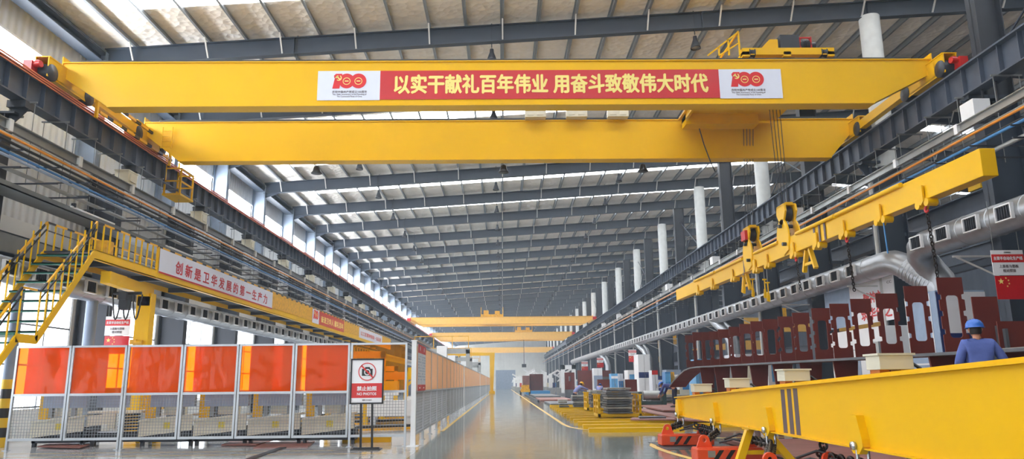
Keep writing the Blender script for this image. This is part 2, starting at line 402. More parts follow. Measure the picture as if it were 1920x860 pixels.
# right columns
for k in KS:
    y = yk(k)
    struct('lower_column', hcol(13.1, 14.15, y, 0, 8.9, fw=.42).bx(12.8, 14.2, y-.2, y+.2, 9.0, 9.1).prism([(13.1, y-.02, 9.0), (12.7, y-.02, 9.0), (13.1, y-.02, 8.4)], (0, .04, 0)), 'steel')
    if k % 2 == 0:
        struct('upper_column', MB().cyl((13.75, y, 8.9), (13.75, y, zbot(13.75)+.05), .36, 24), 'concrete')
    else:
        struct('upper_column', hcol(13.35, 14.1, y, 8.9, zbot(13.7)+.05, fw=.4), 'dark')
    if k % 2 == 0:
        one('column_pipe', MB().cyl((12.95, y-.28, 0), (12.95, y-.28, 8.3), .06, 10), 'brace', f'white riser pipe on the {nth(k+4)} right-side column from the camera', 'pipe', 'white riser pipes on columns')
for k in range(-2, 20, 3):      # cross bracing above the right runway
    y = yk(k)
    struct('brace_rod', MB().cyl((13.8, y, 10.2), (13.8, y+BAY, 13.6), .03, 6).cyl((13.8, y+BAY, 10.2), (13.8, y, 13.6), .03, 6), 'steel')
struct('wall_back', MB().bx(-15.2, -2.0, YEND, YEND+.2, 0, 17).bx(4.0, XW, YEND, YEND+.2, 0, 17).bx(-2.0, 4.0, YEND, YEND+.2, 5.6, 17), 'endwall', base=(0, 0, 0))
struct('door_1', MB().bx(-2.0, 4.0, YEND+.05, YEND+.15, 0, 5.6), 'bluegrey').name
struct('wall_right', MB().bx(XW, XW+.2, YBEG, YEND, 0, 16), 'farwall', base=(0, 0, 0))
# next aisle: runway beams and columns beyond
for X in (27.5, 29.5):
    struct('runway_beam', MB().bx(X-.2, X+.2, YBEG, YEND, 9.0, 9.06).bx(X-.2, X+.2, YBEG, YEND, 8.2, 8.26).bx(X-.02, X+.02, YBEG, YEND, 8.2, 9.05), 'runway')
for k in range(-4, NB, 2):
    struct('lower_column', hcol(28, 29, yk(k), 0, zbot(28.5)), 'steel')
struct('runway_beam', MB().bx(14.6, 15.0, 14, 45, 7.12, 7.16).bx(14.6, 15.0, 14, 45, 6.5, 6.54).bx(14.78, 14.82, 14, 45, 6.5, 7.16).bx(14.1, 14.7, 19.0, 19.2, 6.4, 6.52).bx(14.1, 14.7, 25.1, 25.3, 6.4, 6.52).bx(14.1, 14.7, 31.2, 31.4, 6.4, 6.52), 'runway')
struct('runway_beam', MB().bx(14.6, 15.0, 40, 200, 4.56, 4.6).bx(14.6, 15.0, 40, 200, 4.0, 4.04).bx(14.78, 14.82, 40, 200, 4.0, 4.6), 'runway')
struct('runway_beam', MB().bx(27.0, 27.4, 14, 200, 4.56, 4.6).bx(27.0, 27.4, 14, 200, 4.0, 4.04).bx(27.18, 27.22, 14, 200, 4.0, 4.6), 'runway')
struct('runway_beam', MB().bx(-13.35, -12.95, 100, 200, 5.5, 5.88), 'runway')
# floor lines
def line(pts, w=.12):
    mb = MB(); P = [Vector((x, y, .004)) for x, y in pts]
    for i, (p, q) in enumerate(zip(P, P[1:])):
        n = (q-p).normalized(); x = Vector((n.y, -n.x, 0))*w/2
        mb.add([p-x, p+x, q+x, q-x], [(0, 1, 2, 3)])
    return struct('floor_line', mb, 'fmark')
line([(-1.98, 25.0), (-1.98, 200)])
line([(2.25, 200), (2.25, 28.2), (2.33, 26.6), (2.6, 25.3), (3.0, 24.4), (3.6, 23.8), (12, 23.4)], .14)
line([(12.0, 20.9), (5.2, 20.7), (4.5, 20.4), (4.1, 19.9), (3.75, 19.1), (3.6, 18.4), (3.58, 17.6), (3.62, 16.6), (3.78, 15.0), (3.95, 12), (4.1, 9)], .16)
line([(-15, 17.4), (-2.6, 17.3)], .05); line([(-15, 18.3), (-4, 18.2)], .04)
# ================================================================== CRANES
def girder(mb, y0, y1, zt, zb, xl=-12.9, xr=12.95, bl=-11.5, br=11.1, fl=.09):
    mb.prism([(xl, y0, zt), (xr, y0, zt), (xr, y0, zt-.42), (br, y0, zb), (bl, y0, zb), (xl, y0, zt-.42)], (0, y1-y0, 0))
    mb.bx(xl, xr, y0-fl, y1+fl, zt, zt+.03).bx(bl, br, y0-fl, y1+fl, zb-.03, zb)
    for x, n in ((xl, -1), (xr, 1)):
        mb.prism([(x, y0-fl, zt+.2), (x, y1+fl, zt+.2), (x, y1+fl, zt-.42), (x, y0-fl, zt-.42)], (.03*n, 0, 0))
    return mb
def wheel(mb, x, y, z, r=.24): 
    mb.lathe((x, y, z), [(0, -.09), (r, -.09), (r, -.07), (r*.86, -.06), (r*.86, .06), (r, .07), (r, .09), (0, .09)], 20, 0, 'x'); return mb
oc = thing('overhead_crane', 'large yellow double girder overhead crane nearest the camera, spanning the hall on both rails', 'overhead crane', (0, 23, 10.08))
girder(MB(), 20.6, 21.0, 10.9, 9.55, fl=.05).build('girder', 'yellow', oc)
girder(MB(), 25.7, 26.1, 10.9, 9.46, bl=-11.6, br=12.05, fl=.04).build('girder', 'yellow', oc)
for sd in (-1, 1):
    X = 13.0*sd
    for ya, yb in ((19.75, 22.1), (24.9, 27.2)):
        c_ = MB()
        for xo in (-.2, .17): c_.bx(X+xo, X+xo+.03, ya, yb, 10.15, 10.72)
        c_.bx(X-.2, X+.2, ya+.4, yb-.4, 10.2, 10.23).bx(X-.22, X+.22, ya, yb, 10.72, 10.75)
        c_.bx(X-.26*0-.2, X+.2, ya+.45, ya+.48, 10.2, 10.66).bx(X-.2, X+.2, yb-.48, yb-.45, 10.2, 10.66)
        car = c_.build('end_carriage', 'yellow', oc)
        for y in (ya+.22, yb-.22):
            MB().lathe((X, y, 10.33), [(0, -.25), (.1, -.25), (.12, -.23), (.24, -.22), (.25, -.2), (.25, .2), (.24, .22), (.12, .23), (.1, .25), (0, .25)], 20, 0, 'x').build('wheel', 'dark', car)
    MB().bar((X-.1*sd, 22.1, 10.45), (X-.1*sd, 24.9, 10.4), .22, .3).build('tie_beam', 'yellow', oc)
    MB().cyl((X, 19.75, 10.45), (X, 19.65, 10.45), .07, 12).cyl((X, 19.65, 10.45), (X, 19.55, 10.45), .1, 14).build('buffer', 'red', oc)
    mt = MB().bx(X+.2*sd-.12, X+.2*sd+.12, 19.45, 19.74, 10.2, 10.5).cyl((X+.2*sd, 19.6, 10.42), (X-.12*sd, 19.55, 10.42), .09, 14)
    mt.build('drive_motor', 'red', oc)
MB().bar((-12.62, 22.0, 10.55), (-12.62, 27.4, 10.5), .07, .09).build('guard_rail', 'hazY', oc)
MB().bar((-12.62, 22.2, 10.0), (-12.62, 27.4, 10.0), .07, .09).build('guard_rail', 'hazY', oc)
for y in (22.0, 27.2):
    MB().bx(-12.66, -12.58, y, y+.1, 9.75, 10.75).build('guard_post', 'yellow', oc)
cg = MB()
for x in (-12.9, -12.3):
    for y in (27.6, 28.7): cg.bx(x-.03, x+.03, y-.03, y+.03, 8.75, 10.3 if x < -12.5 else 9.75)
for z in (9.25, 9.75):
    cg.bx(-12.92, -12.28, 27.57, 27.63, z-.025, z+.025).bx(-12.92, -12.28, 28.67, 28.73, z-.025, z+.025)
    cg.bx(-12.33, -12.27, 27.57, 28.73, z-.025, z+.025)
cg.bx(-12.95, -12.25, 27.55, 28.75, 8.68, 8.76)
cg.build('maintenance_cage', 'yellow', oc)
ld = MB()
for x in (-12.2, -11.85): ld.bx(x-.02, x+.02, 25.55, 25.6, 9.9, 10.7)
for i in range(4): ld.bx(-12.2, -11.85, 25.56, 25.59, 9.95+.2*i, 9.98+.2*i)
ld.build('ladder', 'yellow', oc)
for x in (-6.7, .1, 5.2):
    lm = MB().lathe((x, 26.0, 9.05), [(.04, .28), (.1, .24), (.14, .08), (.2, 0), (.19, -.01), (.0, .0)], 16)
    lm.build('work_lamp', 'black', oc)
for x in (.9, 2.4, 3.9):
    MB().bx(x, x+.75, 25.35, 25.68, 10.94, 11.25).bx(x+.08, x+.3, 25.33, 25.35, 11.0, 11.2).bx(x+.42, x+.66, 25.33, 25.35, 11.0, 11.2).build('control_cabinet', 'offwhite', oc)
# trolley on the girders
tr = thing('crane_trolley', 'yellow hoist trolley with motor and drum riding on top of the near crane girders', 'crane trolley', (8, 23.4, 10.95))
f = MB()
for y in (20.75, 25.85): f.bx(6.75, 9.55, y, y+.22, 11.0, 11.22)
for x in (6.75, 8.0, 9.33): f.bx(x, x+.22, 20.75, 26.05, 10.95, 11.1)
f.bx(5.9, 9.5, 21.3, 25.6, 10.68, 10.74).bx(6.0, 8.6, 24.9, 25.5, 10.3, 10.7).bx(6.0, 6.1, 21.3, 25.6, 10.5, 10.7)
f.build('frame', 'yellow', tr)
for x in (7.05, 9.25):
    for y in (20.86, 25.96): wheel(MB(), x, y, 11.09, .15).build('wheel', 'dark', tr)
MB().prism([(7.3, 21.0, 11.2), (7.95, 21.0, 11.2), (7.95, 21.0, 11.62), (7.7, 21.0, 11.62)], (0, .5, 0)).cyl((7.8, 20.98, 11.3), (7.8, 20.95, 11.3), .07, 14).build('bearing_stand', 'yellow', tr)
MB().bx(8.03, 8.62, 21.0, 21.6, 11.32, 11.77).bx(8.1, 8.6, 21.1, 21.5, 11.2, 11.32).build('gearbox', 'dark', tr)
MB().bx(8.75, 9.4, 21.2, 21.9, 11.22, 11.42).bx(9.2, 9.4, 21.2, 21.3, 11.2, 11.4).build('motor_seat', 'yellow', tr)
mo = MB()
mo.lathe((8.8, 21.5, 11.62), [(0, 0), (.16, 0), (.18, .05), (.18, .3), (.13, .34), (.13, .5), (0, .5)], 18, 0, 'x')
for i in range(6): mo.lathe((8.86+i*.05, 21.5, 11.62), [(.18, 0), (.21, .005), (.21, .02), (.18, .025)], 18, 0, 'x')
mo.build('hoist_motor', 'dark', tr)
MB().bx(8.78, 8.82, 21.35, 21.65, 11.42, 11.86).bx(9.1, 9.14, 21.3, 21.7, 11.42, 11.85).bx(8.8, 9.12, 21.3, 21.34, 11.8, 11.84).build('brake_bracket', 'red', tr)
MB().cyl((7.3, 23.4, 11.45), (9.2, 23.4, 11.45), .26, 20).build('rope_drum', 'yellow2', tr)
rl = MB()
for i, x in enumerate((6.05, 6.35, 6.68)): rl.bar((x, 20.8, 11.0), (x, 20.8, (11.28, 11.52, 11.78)[i]), .045, .045)
rl.bar((5.7, 20.8, 11.0+.0), (6.7, 20.8, 11.78), .045, .045).bar((6.05, 20.8, 11.0), (6.7, 20.8, 11.42), .04, .04)
for x in (6.68,):
    rl.bar((x, 20.8, 11.78), (x, 25.8, 11.78), .045, .045).bar((x, 25.8, 11.0), (x, 25.8, 11.78), .045, .045).bar((x, 23.3, 11.0), (x, 23.3, 11.78), .045, .045)
rl.build('guard_rail', 'yellow', tr)
for y in (22.95, 26.35-.9):
    rp_ = MB()
    yb = 23.0 if y < 24 else 26.45
    for i in range(4): rp_.cyl((8.25+.12*i, y, 10.75), (8.36+.09*i, yb, 6.81), .012, 6)
    rp_.build('hoist_rope', 'dark', tr)
MB().tube([(6.6, 25.4, 10.3), (6.75, 25.45, 9.7), (6.95, 25.5, 9.1), (7.1, 25.5, 8.7)], .02, 6).build('pendant_cable', 'black', tr)
tr.location.x += .6; tr.location.z += .17
for y in (20.86, 25.96): MB().bx(-12.5, 12.5, y-.03, y+.03, 10.93, 11.1).build('trolley_rail', 'dark', oc)
# banner on the front girder
def logo100(mb, c, w, X=Vector((1, 0, 0)), Z=Vector((0, 0, 1)), mred=1, mgold=2, mwhite=0, d=.012):
    """red 1-0-0 emblem with hammer and sickle; c = centre, w = its width"""
    n = X.cross(Z); c = Vector(c); u = w/2.15
    P = lambda x, z, k=1: c+X*(x*u)+Z*(z*u)+n*(d*k)
    mb.prism([P(-1.08, -.5), (P(-.64, -.5)), P(-.48, .48), P(-.88, .48), P(-1.0, .36), P(-.98, .2), P(-.94, .2)], n*.004, mi=mred)
    for q_, x in enumerate((-.2, .53)):
        mb.prism([P(x+.49*cos(a*pi/16), .49*sin(a*pi/16), 1.15+.15*q_) for a in range(32)], n*.004, mi=mred)
        mb.prism([P(x+.24*cos(a*pi/12), .24*sin(a*pi/12)-.02, 1.9) for a in range(24)], n*.004, [[P(x+.2*cos(a*pi/12), .2*sin(a*pi/12)-.02, 1.9) for a in range(24)]], mgold)
        mb.prism([P(x-.12, .02, 1.9), P(x+.12, .02, 1.9), P(x+.12, -.05, 1.9), P(x-.12, -.05, 1.9)], n*.004, mi=mgold)
    arc = [P(-.7+.19*cos(a), .2+.19*sin(a), 1.6) for a in [(-2.2+i*.32) for i in range(11)]]
    arc += [P(-.72+.14*cos(a), .22+.15*sin(a), 1.6) for a in [(1.0-i*.32) for i in range(11)]]
    mb.prism(arc, n*.004, mi=mgold)
    mb.prism([P(-.86, .27, 1.8), P(-.8, .33, 1.8), P(-.56, .1, 1.8), P(-.61, .04, 1.8)], n*.004, mi=mgold)
    mb.prism([P(-.92, .22, 1.8), P(-.78, .37, 1.8), P(-.7, .33, 1.8), P(-.86, .17, 1.8)], n*.004, mi=mgold)
yb = 20.585
bn = thing('banner', 'long red slogan banner with gold characters and white emblem ends, on the near crane girder', 'banner', (1.3, yb, 9.75))
bz0, bz1 = 9.72, 10.62
p0, p1, p2, p3 = (at(x, 150, Y=yb).x for x in (596, 713, 1348, 1465))
MB().bx(p1, p2, yb-.012, yb, bz0, bz1).build('red_panel', 'banred', bn)
t_ = MB(); xa, xb = at(740, 150, Y=yb).x, at(1326, 150, Y=yb).x
body = '以实干献礼百年伟业 用奋斗致敬伟大时代'
t_.text(body, ((xa+xb)/2, yb-.016, (bz0+bz1)/2+.02), (1, 0, 0), (0, 0, 1), .62, .01, bold=.032, width=xb-xa)
t_.build('lettering', 'bangold', bn)
for xa, xb in ((p0, p1), (p2, p3)):
    wp = MB().bx(xa, xb, yb-.012, yb, bz0-.02, bz1+.0).build('white_panel', 'banwhite', bn)
    e_ = MB(); cx = (xa+xb)/2+(.03 if xa < 0 else -.08)
    logo100(e_, (cx, yb-.004, bz0+.58), 1.02)
    e_.build('emblem', ['white', 'logored', 'bangold'], wp)
    c_ = MB().text('庆祝中国共产党成立100周年', (cx, yb-.016, bz0+.24), (1, 0, 0), (0, 0, 1), .085, .006, bold=.01, width=1.02)
    c_.text('The 100th Anniversary of the Founding of', (cx, yb-.016, bz0+.155), (1, 0, 0), (0, 0, 1), .06, .006, width=1.0)
    c_.text('The Communist Party of China', (cx, yb-.016, bz0+.09), (1, 0, 0), (0, 0, 1), .06, .006, width=.74)
    c_.build('caption', 'ink', wp)
# hook blocks carrying the raised spreader beam
SX = 9.15
def sz(y): return 5.744+(y-13.2)*.0163        # top of the raised beam
for i, y in enumerate((23.0, 26.45)):
    z0 = 6.98
    hb = thing('hook_block', ['yellow hook block on the crane ropes nearer the camera, above the raised beam', 'yellow hook block with a red cover on the crane ropes, farther one'][i], 'hook block', (SX, y, 6.4), 'hook blocks')
    b_ = MB()
    for x in (SX-.2, SX+.14): b_.prism([(x, y-.34, z0), (x, y+.3, z0), (x, y+.36, z0-.22), (x, y+.08, z0-.62), (x, y-.1, z0-.62), (x, y-.38, z0-.22)], (.06, 0, 0))
    b_.bx(SX-.2, SX+.2, y-.3, y+.3, z0-.02, z0+.03)
    for yy in (-.24, -.08, .08, .22): b_.bx(SX-.12, SX+.12, y+yy-.03, y+yy+.03, z0+.03, z0+.08)
    b_.build('cheek_plate', 'yellow', hb)
    MB().lathe((SX-.13, y, z0-.25), [(0, 0), (.24, 0), (.26, .04), (.2, .1), (.26, .2), (.24, .24), (0, .24)], 20, 0, 'x').build('sheave', 'dark', hb)
    hk = [(SX, y, z0-.6), (SX, y, z0-.75)]+[(SX, y+.11*sin(a), z0-.86+.11*cos(a)) for a in (.3, .9, 1.5, 2.1, 2.7, 3.3, 3.9, 4.5)]
    MB().tube(hk, [.05, .05, .05, .055, .06, .06, .06, .05, .04, .025], 8).build('hook', 'dark', hb)
    if i: MB().bx(SX-.3, SX-.2, y-.2, y+.25, z0-.45, z0-.1).build('cover', 'red', hb)
# raised spreader beam on the right
sb = thing('spreader_beam', 'long yellow box spreader beam raised on two hooks at the right', 'spreader beam', (SX, 25.5, 5.4))
y0, y1 = 13.2, 37.95
b_ = MB()
b_.add([(SX+x, y, sz(y)+z) for y in (y0, y1) for z in (-.54, 0) for x in (-.15, .15)], [(0, 1, 3, 2), (4, 6, 7, 5), (0, 4, 5, 1), (2, 3, 7, 6), (0, 2, 6, 4), (1, 5, 7, 3)])
bevel(b_.build('beam', 'yellow', sb), .012)
for ya, ybb in ((15.9, 19.2), (19.3, 21.9), (23.4, 25.7), (27, 30.5), (30.7, 34)):
    MB().cyl((SX-.2, ya, sz(ya)-.02), (SX-.2, ybb, sz(ybb)-.02), .055, 10).build('pipe', 'yellow', sb)
for y in (23.0, 26.45):
    for x in (SX-.2, SX+.15):
        pl = [(x, y+.5*cos(a), sz(y)+.02+.62*sin(a)) for a in [pi*i/14 for i in range(15)]]+[(x, y-.4, sz(y)-.4), (x, y, sz(y)-.52), (x, y+.4, sz(y)-.4)]
        MB().prism(pl, (.05, 0, 0)).build('lifting_plate', 'yellow', sb)
    MB().cyl((SX-.3, y, sz(y)+.42), (SX+.3, y, sz(y)+.42), .06, 12).cyl((SX-.32, y-.25, sz(y)-.2), (SX-.19, y-.25, sz(y)-.2), .06, 12).build('pin', 'dark', sb)
for i, y in enumerate((15.2, 17.0, 18.9, 20.6, 22.3, 24.6, 25.8, 28.4, 31.2, 33.6)):
    z = sz(y)-.56
    lg = MB().prism([(SX-.18, y-.11, z+.32), (SX-.18, y+.11, z+.32), (SX-.18, y+.11, z-.02), (SX-.18, y, z-.1), (SX-.18, y-.11, z-.02)], (-.04, 0, 0)).build('lug', 'yellow', sb)
    MB().cyl((SX-.2, y-.17, z-.06), (SX+.02, y-.17, z-.06), .09, 12).cyl((SX-.2, y+.17, z-.06), (SX+.02, y+.17, z-.06), .09, 12).build('roller', 'yellow', sb)
for y in (21.6, 27.4):
    z = sz(y)-.56
    st = MB()
    for s_ in (-1, 1): st.bar((SX, y+.12*s_, z), (SX, y+.42*s_, z-.62), .1, .12, up=(1, 0, 0))
    st.bar((SX, y-.3, z-.42), (SX, y+.3, z-.42), .08, .08).build('trestle_foot', 'yellow', sb)
for y in (20.0, 20.35, 20.7, 27.0): MB().bx(SX-.178, SX-.17, y-.05, y+.05, sz(y)-.54, sz(y)-.02).build('stripe', 'ink', sb)
def chain(mb, a, b, R=.06, r=.014, mi=0, sx=.62):
    a, b = Vector(a), Vector(b); d = (b-a); n = max(1, int(d.length/(R*1.45))); d.normalize()
    u = Vector((1, 0, 0)) if abs(d.x) < .8 else Vector((0, 1, 0))
    p = d.cross(u).normalized(); q = d.cross(p)
    for i in range(n):
        c = a.lerp(b, (i+.5)/n); nrm = p if i % 2 else q
        mb.ring(c, nrm, R, r, 12, 6, mi, sx, up=d)
    return mb
for i, (y, zl, hx) in enumerate(((15.2, 3.5, 'chain'), (18.9, 3.75, 'chain'), (22.3, 4.2, 'chain'))):
    z = sz(y)-.62
    ch = thing('hanging_chain', f"dark lifting chain hanging from the raised yellow beam, {nth(i)} chain from the beam's near end", 'lifting chain', (SX-.1, y, z), 'chains under the raised beam')
    MB().tube([(SX-.1, y, z+.06), (SX-.1, y, z-.05)]+[(SX-.1, y+.06*sin(a), z-.12+.06*cos(a)) for a in (.3, 1, 1.7, 2.4, 3.1, 3.8, 4.5)], [.025, .025, .025, .03, .03, .03, .03, .025, .015], 8).build('hook', 'red', ch)
    chain(MB(), (SX-.1, y, z-.15), (SX-.1+.05, y, zl), .05, .013).build('links', 'chain', ch)
for i, (x, y, z) in enumerate(((9.0, 27.2, 4.55), (9.12, 26.6, 4.35), (9.2, 25.6, 4.2), (9.05, 24.9, 4.0))):
    t = thing('hanging_clamp', f'yellow plate clamp hanging under the raised beam, {nth(3-i)} from its near end', 'plate clamp', (x, y, z), 'clamps under the raised beam')
    MB().cyl((x, y, z+.45), (x, y, sz(y)-.5), .012, 6).build('chain', 'tray', t)
    MB().prism([(x-.03, y, z+.45), (x+.03, y, z+.45), (x+.05, y, z+.28), (x+.03, y, z+.12), (x-.06, y, z+.15), (x-.05, y, z+.28)], (0, .05, 0), [[(x+.012*cos(a*pi/4), y, z+.38+.012*sin(a*pi/4)) for a in range(8)]]).build('clamp', 'yellow', t)
    MB().bx(x-.07, x+.07, y-.02, y+.02, z+.75, z+.8).bx(x-.015, x+.015, y-.015, y+.015, z+.45, z+.8).build('handle', 'yellow', t)
ch = one('hanging_strap', MB().tube([(SX-.1, 17.0, sz(17)-.6), (SX-.08, 17.0, 4.4)], .018, 6), 'blue', 'thin blue strap hanging from the raised yellow beam', 'strap')
# cranes farther down the hall
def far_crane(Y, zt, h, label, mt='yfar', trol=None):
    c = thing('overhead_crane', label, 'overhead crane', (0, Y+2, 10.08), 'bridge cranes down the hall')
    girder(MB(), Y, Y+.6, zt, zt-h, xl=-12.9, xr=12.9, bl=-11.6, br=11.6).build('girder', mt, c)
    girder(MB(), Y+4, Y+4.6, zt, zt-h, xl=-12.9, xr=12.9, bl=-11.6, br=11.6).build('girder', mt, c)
    for s_ in (-1, 1):
        MB().bx(13*s_-.2, 13*s_+.2, Y-.8, Y+5.4, 10.15, 10.6).build('end_carriage', mt, c)
        MB().bx(13*s_-.25, 13*s_+.25, Y-1.2, Y-.8, 10.2, 10.6).build('buffer', 'red', c)
    if trol is not None:
        MB().bx(trol-1.6, trol+1.6, Y+.1, Y+4.5, zt+.05, zt+.4).bx(trol-1.2, trol-.5, Y+.5, Y+1.5, zt+.4, zt+1.0).bx(trol+.4, trol+1.1, Y+.5, Y+1.5, zt+.4, zt+.9).bx(trol-1.6, trol-1.5, Y+.1, Y+.2, zt+.4, zt+1.4).bx(trol+1.5, trol+1.6, Y+.1, Y+.2, zt+.4, zt+1.4).build('trolley', 'yellow2', c)
    return c
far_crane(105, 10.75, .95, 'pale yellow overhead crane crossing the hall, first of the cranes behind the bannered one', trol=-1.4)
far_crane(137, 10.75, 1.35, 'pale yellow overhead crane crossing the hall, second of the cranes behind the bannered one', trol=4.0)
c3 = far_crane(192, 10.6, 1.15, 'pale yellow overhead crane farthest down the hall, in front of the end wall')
hr = one('hook_block', MB().cyl((4, 138, 10.6), (4, 138, 4.9), .05, 6).bx(3.6, 4.4, 137.8, 138.2, 4.4, 5.0), 'dark', 'small dark hook on long ropes under the second far crane', 'hook block')
g = thing('semi_gantry_crane', 'yellow half-gantry crane with one leg standing beside the aisle fence far ahead', 'gantry crane', (-6, 120, 0))
MB().bx(-13.2, -1.2, 119.7, 120.3, 5.92, 6.42).build('beam', 'yellow', g)
MB().prism([(-2.0, 119.7, 5.95), (-1.2, 119.7, 5.95), (-1.45, 119.7, .4), (-1.95, 119.7, .4)], (0, .5, 0)).bx(-2.1, -1.2, 119, 121, 0, .4).build('leg', 'yellow', g)
MB().bx(-10.5, -9.2, 119.5, 120.5, 5.2, 5.95).build('hoist', 'dark', g)
# ================================================================== PIPES, TRAYS, DUCTS
YA, YZ = 10.0, 222.0
def run(name, label, cat, X, z, r, mt, y0=YA, y1=YZ):
    one(name, MB().cyl((X, y0, z), (X, y1, z), r, 8), mt, label, cat)
def channel(name, label, X, z0, z1, w, mt, face):
    mb = MB().bx(X-.01, X+.01, YA, YZ, z0, z1).bx(X, X+w*face, YA, YZ, z0, z0+.02).bx(X, X+w*face, YA, YZ, z1-.02, z1)
    o = mb.build(name, mt); tag(o, label, 'cable tray')
    return o
tl = channel('cable_tray', 'grey cable tray channel hung along the left wall under the crane rail', -12.05, 7.67, 7.93, .09, 'tray', 1)
ORG_t = ORG[tl.name]
for i in range(26):
    y = 14.2+i*3.05; MB().bx(-12.03, -11.93, y, y+.14, 7.65, 7.95).build('joint_plate', 'brace', tl)
run('gas_pipe', 'thin orange gas pipe running below the left cable tray', 'pipe', -11.95, 7.52, .035, 'orange')
run('power_cable', 'thick black cable running along the left wall below the orange pipe', 'cable', -12.15, 7.33, .055, 'black')
run('air_pipe', 'upper blue air pipe along the left wall', 'pipe', -12.1, 7.19, .035, 'blue')
run('air_pipe', 'lower steel-blue air pipe along the left wall', 'pipe', -12.05, 7.07, .04, 'bluegrey')
run('water_pipe', 'grey pipe lowest in the bundle along the left wall', 'pipe', -12.35, 6.9, .06, 'pipegrey')
run('power_cable', 'black cable beside the wall tray, upper one at the left', 'cable', -12.35, 7.58, .04, 'black')
run('water_pipe', 'slim grey pipe tucked behind the left tray', 'pipe', -12.4, 7.78, .03, 'pipegrey')
one('wall_tray', MB().bx(-13.2, -12.5, YA, YZ, 6.5, 6.54).bx(-12.52, -12.5, YA, YZ, 6.5, 6.66).bx(-13.2, -13.18, YA, YZ, 6.5, 6.66), 'tray', 'wide flat grey tray under the pipes along the left wall', 'cable tray')
for i in range(10):
    y = 14.6+i*6.1
    t = tag(MB().bx(-12.3, -12.25, y, y+2.4, 6.56, 6.6).build('hanging_strip_light', 'white'), f'slim white strip light under the left pipes, {nth(i)} one from the camera', 'strip light', 'strip lights under the left pipes')
    MB().bx(-12.34, -12.22, y+.1, y+.16, 6.58, 6.7).build('clip', 'dark', t)
def hanger(side):
    s = -1 if side == 'left' else 1
    t = thing('pipe_hanger', f'thin grey rod hanger in the long row under the {side} crane rail', 'pipe hanger', (s*12.5, 13, 6.9), f'pipe hangers under the {side} crane rail')
    MB().bar((s*12.55, 13, 9.09), (s*13.35, 13, 9.09), .045, .04).build('bracket', 'tray', t)
    MB().cyl((s*12.6, 13, 9.08), (s*12.6, 13, 6.78), .01, 6).build('rod', 'tray', t)
    MB().cyl((s*13.28, 13, 9.08), (s*13.28, 13, 6.78), .01, 6).build('rod', 'tray', t)
    for zc_, h_ in ((7.25 if s < 0 else 7.21, .03), (6.81 if s < 0 else 6.91, .04)): MB().bar((s*11.75, 13, zc_), (s*13.3, 13, zc_), .04, h_).build('cross_bar', 'dark', t)
    return t
for side in ('left', 'right'):
    h0 = hanger(side)
    for i in range(1, 52): dup(h0, (h0.location.x, 13+i*1.525 if i < 30 else 13+30*1.525+(i-30)*3.05, 6.9))
for i in range(9):
    y = yk(i)-1.0
    t = thing('junction_box', f'beige junction box on a bracket under the left crane rail, {nth(i)} from the camera', 'junction box', (-12.7, y, 8.1), 'beige boxes under the left rail')
    MB().bx(-12.85, -12.4, y-.3, y+.3, 8.15, 8.6).build('box', 'offwhite', t)
    MB().bx(-12.87, -12.38, y-.32, y+.32, 8.58, 8.62).bx(-12.39, -12.37, y-.2, y+.2, 8.25, 8.5).build('lid', 'offwhite', t)
    MB().bx(-13.3, -12.4, y-.32, y-.27, 8.1, 8.15).bx(-13.3, -12.4, y+.27, y+.32, 8.1, 8.15).build('bracket', 'dark', t)
# right side services
tr_ = channel('cable_tray', 'grey cable tray channel hung along the right side under the crane rail', 11.9, 7.72, 7.94, .09, 'pipegrey', -1)
for i in range(26):
    y = 15.0+i*3.05; MB().bx(11.8, 11.9, y, y+.14, 7.7, 7.96).build('joint_plate', 'white', tr_)
run('gas_pipe', 'thin orange gas pipe running below the right cable tray', 'pipe', 11.85, 7.51, .035, 'orange')
run('air_pipe', 'blue air pipe along the right side, outer one', 'pipe', 11.95, 7.27, .04, 'blue')
run('air_pipe', 'slim grey-blue pipe beside the blue one on the right', 'pipe', 12.1, 7.35, .03, 'bluegrey')
run('power_cable', 'black cable running along the right side under the tray', 'cable', 12.2, 7.43, .045, 'black')
run('water_pipe', 'thicker grey pipe lowest along the right side', 'pipe', 12.15, 7.0, .06, 'pipegrey')
run('water_pipe', 'upper grey pipe behind the right cable tray', 'pipe', 12.35, 7.8, .04, 'pipegrey')
for i in range(7):
    y = 18.3+i*12.2
    t = thing('junction_box', f'white junction box on a bracket under the right crane rail, {nth(i)} from the camera', 'junction box', (12.5, y, 8.15), 'white boxes under the right rail')
    MB().bx(12.3, 12.75, y-.28, y+.28, 8.2, 8.65).build('box', 'white', t)
    MB().bx(12.3, 13.0, y-.3, y-.25, 8.15, 8.2).bx(12.3, 13.0, y+.25, y+.3, 8.15, 8.2).bx(12.95, 13.0, y-.3, y-.25, 8.15, 9.13).bx(12.95, 13.0, y+.25, y+.3, 8.15, 9.13).build('bracket', 'dark', t)
    MB().tube([(12.7, y, 8.5), (12.85, y+.2, 8.85), (12.95, y+.4, 8.9), (12.9, y+.5, 8.6)], .03, 6).build('cable', 'black', t)
